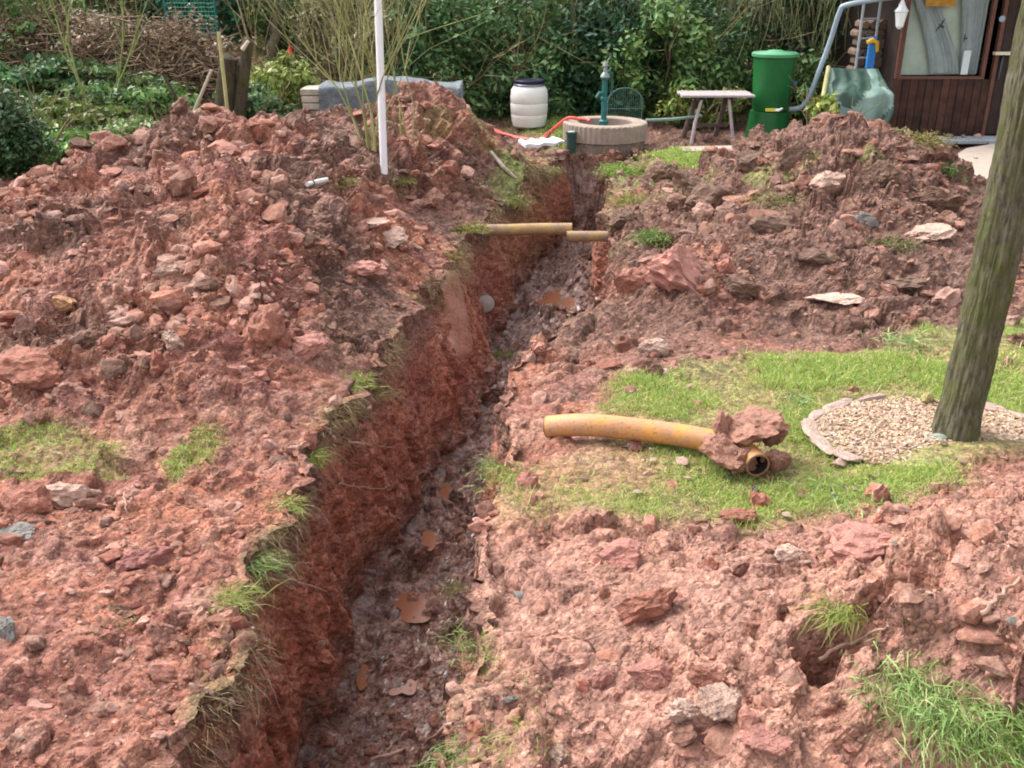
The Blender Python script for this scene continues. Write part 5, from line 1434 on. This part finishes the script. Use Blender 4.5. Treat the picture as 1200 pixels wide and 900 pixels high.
# ------------------------------------------------------------------ green rain barrel
GRN = simple('green_plastic', (.012, .11, .028), .42, .2, 4, .12)
GRL = simple('green_lid', (.08, .27, .13), .4, .1, 4, .05)
q = atY(899, 158, 14.35); g = gz(q.x, q.y)
root = empty('rain_barrel', (q.x, q.y, g)); tag(root, 'tall green rain water barrel with a pale green lid on its green stand', 'rain barrel')
za = atY(899, 129, 14.35).z - g; zb_ = atY(899, 64, 14.35).z - g
prof = [(.30, 0), (.315, .02), (.275, za - .05), (.27, za - .005)]
def fluted(prof, n, amp, step, c=None):
    vs = []
    for (r, z) in prof:
        for k in range(n):
            a_ = 2 * PI * k / n; rr_ = r + amp * (math.cos(k * step * 2 * PI / n) ); vs.append((rr_ * math.cos(a_), rr_ * math.sin(a_), z))
    fs = [(j * n + k, j * n + (k + 1) % n, (j + 1) * n + (k + 1) % n, (j + 1) * n + k) for j in range(len(prof) - 1) for k in range(n)]
    fs += [tuple(range(n))[::-1], tuple((len(prof) - 1) * n + k for k in range(n))]
    return vs, fs
MB().raw(*fluted(prof, 64, .006, 8)).obj('stand', GRN, root, True)
MB().lathe([(.235, za), (.245, za + .03), (.262, za + .25), (.285, zb_ - .08), (.292, zb_ - .035), (.305, zb_ - .03), (.305, zb_)], 48).obj('body', GRN, root, True)
MB().lathe([(.315, zb_ - .02), (.318, zb_ + .018), (.30, zb_ + .032), (.12, zb_ + .045), (.10, zb_ + .06), (.01, zb_ + .062)], 48).obj('lid', GRL, root, True)
MB().box(-.12, .02, -.262, -.243, za + .015, za + .055).obj('yellow_label', simple('yellow_sticker', (.72, .62, .08), .5, .05, 10, 0), root)
MB().tube([(.02, -.24, za + .03), (.06, -.29, za + .035), (.10, -.31, za + .065)], [.022, .022, .014], 10).obj('tap', WHITE, root, True)
MB().tube([(.30, .0, za + .35), (.33, -.03, za + .38)], .02, 8).obj('blue_valve', simple('blue_plastic', (.04, .2, .5), .4, .1, 5, 0), root, True)

# ------------------------------------------------------------------ shed
SY = 14.1
def sx(u, v=90, Y=SY): return atY(u, v, Y).x
def szz(v, u=1100, Y=SY): return atY(u, v, Y).z
DB = simple('dark_brown_boards', (.030, .016, .013), .75, .45, 6, .5, .006, obj_rand=.5, col2=(.065, .025, .016))
DB2 = simple('very_dark_wood', (.035, .022, .018), .8, .3, 8, .4, .006)
FRM = simple('brown_frame', (.12, .05, .035), .6, .25, 10)
x0 = sx(1040, 150); x1 = sx(1150, 150); x2 = x1 + 1.0; x3 = x2 + 1.2
shed = empty('garden_shed', (x0, SY, 0)); tag(shed, 'dark brown garden shed with vertical boards and a curtained window', 'shed')
wz0 = szz(89); wz1 = 2.02; wl_ = sx(1054) - x0; wr_ = sx(1150) - x0 - .02; W_ = x1 - x0
# boards below the window
nb = 12; bw = W_ / nb
for i in range(nb):
    MB().box(i * bw + .003, (i + 1) * bw - .004, -.02 + (.004 if i % 2 else 0), .0, .03, wz0 - .045).obj('board', DB, shed, bevel=.004)
MB().box(0, W_, .004, .06, 0, wz0 - .05).obj('wall_core', DB2, shed)
MB().box(-.0, wl_ - .03, -.02, .05, wz0 - .04, 2.3).obj('corner_post', FRM, shed, bevel=.004)
MB().box(wl_ - .03, wr_ + .05, -.03, .05, wz0 - .044, wz0 - .004).obj('window_sill', FRM, shed, bevel=.004)
fr = MB(); fr.box(wl_ - .028, wl_ + .004, -.025, .05, wz0, wz1); fr.box(wr_, wr_ + .05, -.025, .05, wz0, wz1); fr.box(wl_ + .006, wr_ - .002, -.025, .05, wz1 - .05, wz1)
wf_ = fr.obj('window', FRM, shed)
m, nt, b = newmat('window_glass'); b.inputs['Base Color'].default_value = (.9, .95, .93, 1); b.inputs['Roughness'].default_value = .03
b.inputs['Transmission Weight'].default_value = 1.0; b.inputs['IOR'].default_value = 1.08
GLASS = m
MB().box(wl_ + .006, wr_ - .002, .0, .004, wz0 + .002, wz1 - .052).obj('pane', GLASS, wf_)
# curtain: two pleated sheets drawn to the sides and a pale blind behind
CUR = simple('grey_curtain', (.36, .38, .39), .9, .15, 6, .1); BLI = simple('pale_blind', (.52, .55, .48), .9, .12, 4, .1)
def curtain(xa0, xa1, xb0, xb1, y, name, mat):
    vs = []; nu, nv = 40, 14
    for j in range(nv + 1):
        t = j / nv; z = wz0 + .02 + (wz1 - .08 - wz0) * t; l = xb0 + (xa0 - xb0) * t ** 1.3; r = xb1 + (xa1 - xb1) * t ** 1.3
        for i in range(nu + 1):
            s = i / nu; vs.append((l + (r - l) * s, y + .012 * math.sin(s * 34 + 2 * math.sin(s * 9)) , z))
    fs = [(j * (nu + 1) + i, j * (nu + 1) + i + 1, (j + 1) * (nu + 1) + i + 1, (j + 1) * (nu + 1) + i) for j in range(nv) for i in range(nu)]
    MB().raw(vs, fs).obj(name, mat, wf_, True)
MB().box(wl_, wr_, .16, .17, wz0, wz1).obj('blind', BLI, wf_)
curtain(wl_ + .0, wl_ + .28, wl_ + .45, wl_ + .85, .09, 'curtain', CUR)
curtain(wr_ - .42, wr_ - .02, wr_ - .25, wr_ - .02, .085, 'curtain', CUR)
MB().box(wr_ - .26, wr_ - .16, .03, .06, wz0 + .01, wz0 + .33).obj('white_ornament', WHITE, wf_, bevel=.01)
# orange pelmet
MB().box(wl_ + .22, wl_ + .62, .03, .05, wz1 - .30, wz1 - .13).obj('orange_ornament', simple('orange_paper', (.55, .25, .04), .7, .3, 14, 0), wf_)
# bird of prey stickers on the pane
BK = simple('black_sticker', (.03, .035, .05), .6, .1, 10, 0)
def bird(cx_, cz_, s, a_):
    P_ = [(-1, .05), (-.45, .22), (-.12, .14), (0, .32), (.14, .14), (.5, .25), (1, .1), (.45, .0), (.13, -.08), (.16, -.5), (0, -.42), (-.16, -.5), (-.13, -.08), (-.5, 0)]
    vs = [];
    for yv in (-.0035, -.0015):
        for (px, pz) in P_:
            vs.append((cx_ + s * (px * math.cos(a_) - pz * math.sin(a_)), yv, cz_ + s * (px * math.sin(a_) + pz * math.cos(a_))))
    n = len(P_); fs = [tuple(range(n)), tuple(range(n, 2 * n))[::-1]] + [(k, (k + 1) % n, n + (k + 1) % n, n + k) for k in range(n)]
    MB().raw(vs, fs).obj('bird_sticker', BK, wf_)
bird(sx(1093) - x0, szz(30), .11, 1.0); bird(sx(1123) - x0, szz(45), .07, 1.5)
# wall above, door, side wall, roof
MB().box(wl_ - .03, x2 - x0 + .0, -.018, .05, wz1 + .003, 2.35).obj('lintel_board', DB2, shed)
dx0 = W_ + .06
MB().box(W_ + .0, W_ + .055, -.028, .05, 0, 2.0).obj('door_post', FRM, shed, bevel=.004)
door = MB().box(dx0 + .005, dx0 + .86, .012, .05, .03, 2.0).obj('door', DB2, shed)
for i in range(7):
    MB().box(dx0 + .01 + i * .121, dx0 + .126 + i * .121, -.006, .010, .04, 1.99).obj('door_board', DB2, door, bevel=.003)
hz = szz(62, 1168); hx = sx(1168) - x0
mb = MB(); mb.box(hx - .12, hx + .12, -.10, -.008, hz - .022, hz + .018); mb.obj('door_shelf', simple('cream_paint', (.6, .58, .40), .6, .1, 8), door, bevel=.004)
mb = MB(); mb.tube([(hx + .02, -.01, hz - .03), (hx + .02, -.03, hz - .05), (hx + .01, -.03, hz - .35)], .018, 8); mb.obj('handle', simple('dark_metal', (.06, .06, .07), .4, .1, 8, 0, metal=.7), door, True)
MB().tube([(sx(1161) - x0, -.008, szz(22)), (sx(1161) - x0, -.03, szz(22))], .04, 20).obj('round_plate', simple('blue_grey_enamel', (.25, .33, .42), .4, .1, 8, 0), door, True)
MB().box(dx0 + .865, dx0 + .93, -.02, .05, 0, 2.0).obj('door_post', FRM, shed, bevel=.004)
nb2 = 14
for i in range(nb2): MB().box(dx0 + .935 + i * .13, dx0 + 1.06 + i * .13, -.02, .0, .03, 2.3).obj('board', DB, shed, bevel=.004)
MB().box(dx0 + .93, dx0 + 2.8, .004, .06, 0, 2.35).obj('wall_core', DB2, shed)
MB().box(.0, .05, .062, 3.0, 0, 2.35).obj('side_wall', DB2, shed)
MB().box(.05, dx0 + 2.8, 3.0, 3.05, 0, 2.35).obj('back_wall', DB2, shed)
MB().box(dx0 + 2.75, dx0 + 2.8, .07, 2.98, 0, 2.35).obj('side_wall', DB2, shed)
MB().raw([(-.9, -.55, 2.32), (dx0 + 3.1, -.55, 2.32), (dx0 + 3.1, 3.3, 2.75), (-.9, 3.3, 2.75), (-.9, -.55, 2.42), (dx0 + 3.1, -.55, 2.42), (dx0 + 3.1, 3.3, 2.85), (-.9, 3.3, 2.85)],
         [(0, 3, 2, 1), (4, 5, 6, 7), (0, 1, 5, 4), (1, 2, 6, 5), (2, 3, 7, 6), (3, 0, 4, 7)]).obj('roof', simple('roofing_felt', (.09, .085, .08), .9, .3, 20), shed)
MB().box(.06, dx0 + 2.7, .3, 2.9, .02, .05).obj('floor_board', DB2, shed)
# lantern
lx, lz = sx(1055, 18, 13.95), szz(18, 1055, 13.95)
root = empty('lantern', (lx, 13.92, lz)); tag(root, 'white wall lantern on the corner of the shed', 'lantern')
MB().lathe([(.02, -.17), (.05, -.14), (.085, .04), (.078, .05)], 6).obj('glass_shade', simple('milk_glass', (.78, .82, .80), .3, .05, 4, 0), root)
MB().lathe([(.10, .05), (.06, .10), (.03, .15), (.015, .19)], 6).obj('hood', WHITE, root)
MB().tube([(0, 0, .17), (.02, .08, .20), (.02, .17, .12)], .012, 8).obj('bracket', WHITE, root, True)
# firewood behind/left of shed
FW = simple('firewood', (.16, .11, .08), .9, .4, 16, .5, obj_rand=.5); FE = simple('firewood_end', (.30, .22, .15), .9, .3, 20)
ft = empty('firewood_stack', (sx(1032) - .0, 14.9, 0)); tag(ft, 'stack of split logs under the shed eaves beside the ladder', 'firewood')
k = 0
for j in range(12):
    for i in range(3):
        o = MB().lathe([(.055 + .01 * ((i * 7 + j * 3) % 3), 0), (.06, .33)], 7).obj('log', FW, ft); o.rotation_euler = (R(-90), 0, 0); o.location = (-.14 + i * .13 + (.05 if j % 2 else 0), -.2, .08 + j * .125)
# ladder
GALV = simple('galvanised_metal', (.42, .45, .48), .45, .12, 8, .05, metal=.5)
root = empty('ladder', (sx(1012, 80, 14.6), 14.6, 0)); tag(root, 'grey metal ladder standing upright left of the shed', 'ladder'); lw = .115
for s in (-1, 1): MB().box(s * lw - .014, s * lw + .014, -.02, .02, .3, 2.8).obj('side_rail', GALV, root, bevel=.003)
for i in range(9): MB().tube([(-lw + .012, 0, .5 + i * .26), (lw - .012, 0, .5 + i * .26)], .014, 8).obj('rung', GALV, root, True)
# blue and yellow tools
tag(MB().box(-.05, .06, -.03, .03, 0, .42).obj('blue_board', simple('bright_blue', (.03, .20, .55), .5, .1, 6, 0), None, bevel=.01, loc=(sx(1019, 75, 14.45), 14.45, szz(80, 1019, 14.45))), 'narrow bright blue plastic board right of the ladder', 'board')
o = MB().tube([(0, 0, 0), (.07, 0, .03), (.14, 0, .0), (.16, 0, -.12)], [.03, .04, .035, .02], 10).obj('tool_handle', simple('orange_yellow', (.65, .38, .04), .5, .1, 6, 0), None, True, loc=(sx(1016, 50, 14.4), 14.4, szz(50, 1016, 14.4))); tag(o, 'orange yellow tool handle hanging above the blue board', 'tool')
# downpipe to the rain barrel
BLP = simple('blue_grey_pipe', (.28, .36, .42), .4, .1, 6, .05)
pp = [atY(925, 128, 14.3), atY(938, 126, 14.25), atY(948, 114, 14.2), atY(962, 78, 14.15), atY(974, 45, 14.1), atY(984, 14, 14.0), atY(992, 6, 13.95), atY(1030, -1, 13.8), atY(1060, -5, 13.6)]
sp_ = smooth_path(pp, 40)
tag(MB().tube([q - sp_[0] for q in sp_], .034, 14).obj('downpipe', BLP, None, True, loc=sp_[0]), 'blue grey downpipe slanting from the shed gutter to the green barrel', 'downpipe')
# leaning stakes
a = atY(957, 142, 12.6); a.z = max(0, gz(a.x, a.y)) ; b = atY(971, 78, 13.4)
tag(MB().tube([Vector((0, 0, -.1)), (b - a) * .5, b - a], [.030, .028, .026], 8).obj('wooden_stake', PALEWOOD, None, True, loc=a), 'pale wooden stake leaning behind the right heap', 'stake')
bush('leafy green weed growing around the pale stake', 968, 128, 12.9, .2, .22, 260, .06, LG, 140, cat='weeds', stems=4, name='weed')

def blob_tarp(name, u0, u1, v0, v1, Y, depth, mat, label, seed, top=.75, slump=.25, creases=9.0):
    xa, xb = atY(u0, v1, Y).x, atY(u1, v1, Y).x; z1 = atY((u0 + u1) / 2, v0, Y).z; z0 = -.0
    W = (xb - xa); n = 56; m_ = 34; vs = []; rg = np.random.default_rng(seed)
    for j in range(m_ + 1):
        for i in range(n + 1):
            s = i / n; t = j / m_
            x = xa + W * s; 
            if t < .5: y = -depth / 2 * (1 - slump * (t / .5)) ; z = z1 * (t / .5)
            elif t < .75: y = -depth / 2 * (1 - slump) + depth * .9 * (t - .5) / .25 * (1 - slump * .5); z = z1
            else: y = depth / 2; z = z1 * (1 - (t - .75) / .25)
            edge = abs(s - .5) * 2; x += -W * .10 * (t < .5) * 0
            zz_ = z * (1 - top * .12 * edge ** 4)
            f = math.sin(s * creases + t * 3) * .03 * (1 - abs(t - .5)) + math.sin(s * creases * 2.7 + t * 9) * .014
            sag = .035 * math.sin(s * PI * 3) * (1 if .5 <= t <= .75 else 0)
            vs.append((x, Y + y - f - (.05 * edge ** 2 if t < .5 else 0), max(zz_ - sag + f * .4, -.05)))
    fs = [(j * (n + 1) + i, j * (n + 1) + i + 1, (j + 1) * (n + 1) + i + 1, (j + 1) * (n + 1) + i) for j in range(m_) for i in range(n)]
    # closed ends
    e0 = [j * (n + 1) for j in range(m_ + 1)]; e1 = [j * (n + 1) + n for j in range(m_ + 1)]
    fs += [tuple(e0), tuple(e1[::-1])]
    me = bpy.data.meshes.new(name); me.from_pydata(vs, [], fs); me.materials.append(mat); me.polygons.foreach_set('use_smooth', [True] * len(fs))
    return tag(link(name, me), label, 'tarpaulin')
TG = simple('grey_tarp', (.14, .16, .175), .5, .35, 5, .9, .05); TGR = simple('green_tarp', (.045, .085, .065), .5, .2, 5, .6, .02); TGL = simple('pale_green_tarp', (.17, .25, .22), .5, .2, 5, .6, .02)
blob_tarp('tarpaulin', 382, 542, 94, 140, 13.2, .7, TG, 'grey tarpaulin over the wood stack behind the left heaps', 1, top=.3, slump=.12, creases=17.0)
# slabs peeping out of the stack's left end
SL = simple('pale_stack_wood', (.45, .40, .32), .85, .25, 12, obj_rand=.4)
xs = atY(365, 120, 13.2).x; st = empty('slab_stack', (xs, 13.2, 0)); tag(st, 'stack of pale boards showing at the left end of the grey tarpaulin', 'stack')
ztop = atY(365, 101, 13.2).z
for i in range(9):
    w = .16 - .012 * (8 - i)
    MB().box(-.08 + .012 * (8 - i), .22, -.30 + .01 * (i % 3), .3, i * ztop / 9 + .004, (i + 1) * ztop / 9 - .008).obj('board', SL, st, bevel=.006)
# green tarp by the shed: sloping sheet over a box with hanging folds
xa = atY(974, 100, 13.6).x; xb = atY(1040, 100, 13.6).x; zt0 = atY(1000, 80, 13.9).z; zm = atY(1000, 112, 13.4).z
n, m_ = 44, 34; vs = []
for j in range(m_ + 1):
    t = j / m_
    for i in range(n + 1):
        s = i / n
        if t < .12: y = 14.15; z = zt0 * (t / .12) * .99
        elif t < .5: q_ = (t - .12) / .38; y = 14.1 - .55 * q_; z = zt0 + (zm - zt0) * q_ + .02 * math.sin(s * 5 + t * 9)
        else: q_ = (t - .5) / .5; y = 13.5 - .10 * q_ - .05 * math.sin(s * 14 + 1.5 * q_) * q_; z = zm * (1 - q_ * (.75 + .25 * abs(math.sin(s * 2.4 + .5))))
        x = xa + (xb - xa) * s + (.10 * (1 - s) if t < .5 else .02) * (1 if t < .3 else .5)
        z += .03 * math.sin(s * 9 + t * 12) * (.3 < t < .9)
        y += -.05 * abs(math.sin(s * 7.5 + .6 * math.sin(t * 9))) ** .6 * (t > .14) - .02 * math.sin(s * 23 + t * 7) * (t > .14)
        if t > .42: x += .05 * math.sin(t * 8 + s * 3)
        vs.append((x, y, max(z, .02)))
fs = [(j * (n + 1) + i, j * (n + 1) + i + 1, (j + 1) * (n + 1) + i + 1, (j + 1) * (n + 1) + i) for j in range(m_) for i in range(n)]
fs += [tuple(j * (n + 1) for j in range(m_ + 1)), tuple(j * (n + 1) + n for j in range(m_, -1, -1))]
me = bpy.data.meshes.new('tarpaulin'); me.from_pydata(vs, [], fs); me.materials.append(TGR); me.materials.append(TGL); me.polygons.foreach_set('use_smooth', [True] * len(fs))
me.polygons.foreach_set('material_index', [1 if (k // n) / m_ > .50 + .10 * math.sin((k % n) / n * 6) and (k // n) / m_ < .74 + .2 * math.sin((k % n) / n * 4) else (1 if .70 < (k % n) / n + .2 * ((k // n) / m_ - .5) < .86 and (k // n) < m_ * .6 else 0) for k in range(len(fs))])
tag(link('tarpaulin', me), 'green tarpaulin draped over a stack beside the shed', 'tarpaulin')

# ------------------------------------------------------------------ path and slabs by the shed
PTH = simple('sandy_path', (.34, .28, .23), .9, .15, 14, .5, .006)
def sheet(name, pl, z, mat, th=.03):
    n = len(pl); vs = [(x, y, z - th) for x, y in pl] + [(x, y, z) for x, y in pl]
    fs = [tuple(range(n, 2 * n)), tuple(range(n))[::-1]] + [(k, (k + 1) % n, n + (k + 1) % n, n + k) for k in range(n)]
    return tag(MB().raw(vs, fs).obj(name, mat), kind='structure')
sheet('path', [tuple(at(*p)[:2]) for p in [(1100, 198), (1132, 178), (1180, 170), (1420, 166), (1440, 200), (1180, 225), (1148, 218)]], .05, PTH)
sheet('path', [tuple(at(*p)[:2]) for p in [(795, 176), (870, 174), (900, 178), (870, 181), (800, 181)]], .045, PTH)
PAV = simple('paving_slab', (.27, .29, .31), .85, .15, 10, .3, .004, obj_rand=.3)
sl = empty('paving', (0, 0, 0)); sl['kind'] = 'structure'
for i in range(9):
    x = x0 - .1 + i * .42; MB().box(x + .005, x + .41, SY - .62, SY - .2, .0, .045 + .002 * (i % 2)).obj('paving_slab', PAV, sl, bevel=.006)
for k, (u, v) in enumerate([(1110, 158), (1127, 159), (1143, 159)]):
    q = atY(u, v, SY - .25); small_stone(q.x, SY - .30, .07, .05, .045, SM['grey'] if k < 2 else SM['pale'], 'field_stone', ['left', 'middle', 'right'][k] + ' one of three small stones in a row along the shed wall', 'stone', 800 + k, 'stones along the shed wall', z=.05)

# ------------------------------------------------------------------ broken trunk, stake, figure
bt = empty('broken_tree', (atY(268, 140, 12.3).x, 12.3, gz(atY(268, 140, 12.3).x, 12.3))); tag(bt, 'dark broken double tree trunk behind the broad heap', 'tree stump')
def to_l(u, v, Y=12.3): return atY(u, v, Y) - bt.location
a = to_l(262, 175); b = to_l(264, 110); c = to_l(268, 68)
MB().tube([Vector((a.x, 0, -.1)), a, b, c, c + Vector((.02, 0, .03))], [.14, .13, .12, .105, .05], 12).obj('trunk', BARK_DARK, bt, True)
a = to_l(276, 175); b = to_l(282, 110); c = to_l(290, 50)
MB().tube([Vector((a.x, .02, -.1)), a + Vector((0, .02, 0)), b + Vector((0, .02, 0)), c + Vector((0, .02, 0)), c + Vector((.03, .02, .04))], [.12, .11, .085, .065, .02], 12).obj('trunk', BARK_DARK, bt, True)
a = to_l(284, 58, 12.2); c = to_l(291, 48, 12.2); MB().tube([a, c], [.03, .02], 6).obj('split_wood', simple('fresh_split_wood', (.55, .46, .36), .8, .1, 10), bt)
p0 = atY(268, 143, 11.9); g = gz(p0.x, p0.y); tp = atY(268, 38, 11.9)
tag(MB().tube([Vector((0, 0, -.1)), Vector((0, 0, tp.z - g))], .021, 10).obj('wooden_stake', PALEWOOD, None, True, loc=(p0.x, p0.y, g)), 'pale greenish upright stake in front of the broken trunk', 'stake')
for (u0_, v0_, u1_, v1_, lab) in [(231, 122, 248, 82, 'pale broken stick leaning left of the broken trunk'), (215, 130, 190, 85, 'dark stick leaning at the right of the brush pile')]:
    a = atY(u0_, v0_, 12.0); c = atY(u1_, v1_, 12.0); g = gz(a.x, a.y); dd_ = (c - a); a2 = a - dd_ * ((a.z - g) / dd_.z)
    tag(MB().tube([Vector((0, 0, 0)), c - a2], [.022, .018], 8).obj('stick', OLDWOOD if 'pale' in lab else BARK_DARK, None, True, loc=a2), lab, 'stick')
gq = atY(342, 88, 15.0); g = gz(gq.x, 15.0)
# a low stump carries the small figure
tag(MB().lathe([(.17, -.1), (.15, .1), (.14, max(gq.z - g, .12))], 12).obj('tree_stump', BARK_DARK, None, True, loc=(gq.x, 15.0, g)), 'low dark stump under the garden figure', 'tree stump')
root = empty('garden_gnome', (gq.x, 15.0, g + max(gq.z - g, .12))); tag(root, 'small garden gnome with a red pointed hat and pale beard', 'garden gnome')
MB().lathe([(.07, 0), (.085, .03), (.08, .10), (.06, .17), (.04, .20)], 16).obj('coat', simple('gnome_coat', (.06, .08, .12), .5, .1, 10, 0), root, True)
MB().lathe([(.0, .17), (.05, .19), (.058, .22), (.05, .25), (.0, .27)], 16, cap=False).obj('head', simple('gnome_skin', (.6, .38, .28), .5, .05, 10, 0), root, True)
MB().raw([(-.055, -.03, .22), (.055, -.03, .22), (.03, -.075, .14), (0, -.09, .07), (-.03, -.075, .14), (-.04, -.06, .22), (.04, -.06, .22)], [(0, 4, 5), (5, 4, 2, 6), (4, 3, 2), (6, 2, 1), (0, 5, 6, 1)]).obj('beard', simple('gnome_beard', (.75, .72, .6), .7, .05, 10, 0), root)
MB().lathe([(.062, .24), (.058, .26), (.03, .34), (.004, .42)], 16).obj('hat', simple('gnome_hat', (.65, .03, .03), .5, .05, 10, 0), root, True)
for s in (-1, 1): MB().tube([(s * .06, -.01, .17), (s * .085, -.04, .12), (s * .03, -.085, .09)], [.022, .02, .016], 8).obj('arm', simple('gnome_sleeve', (.05, .07, .1), .5, .05, 10, 0), root, True)
for s in (-1, 1): MB().lathe([(.03, -.0), (.03, .02), (.015, .035)], 8, c=(s * .035, -.06, 0)).obj('boot', DB2, root, True)
# green net posts behind the brush pile
NETM = simple('green_post', (.02, .15, .12), .5, .1, 10, 0)
nf = empty('net_fence', (atY(257, 60, 15.8).x, 15.8, gz(atY(257, 60, 15.8).x, 15.8))); tag(nf, 'teal garden net on a dark green post behind the brush pile', 'fence')
MB().tube([(0, 0, 0), (0, 0, 1.25)], .02, 8).obj('post', NETM, nf, True)
MB().tube([(-.75, 0, 0), (-.75, 0, 1.2)], .018, 8).obj('post', NETM, nf, True)
mb = MB()
for i in range(16): mb.tube([(-.75 + i * .05, .01, .2), (-.75 + i * .05, .01, 1.15 - .02 * math.sin(i))], .004, 3)
for i in range(16): mb.tube([(-.75, .018, .2 + i * .06), (0, .018, .2 + i * .06)], .004, 3)
mb.obj('net', simple('teal_net', (.04, .28, .20), .6, .1, 10, 0), nf)['kind'] = 'stuff'
print('objects', len(bpy.data.objects))
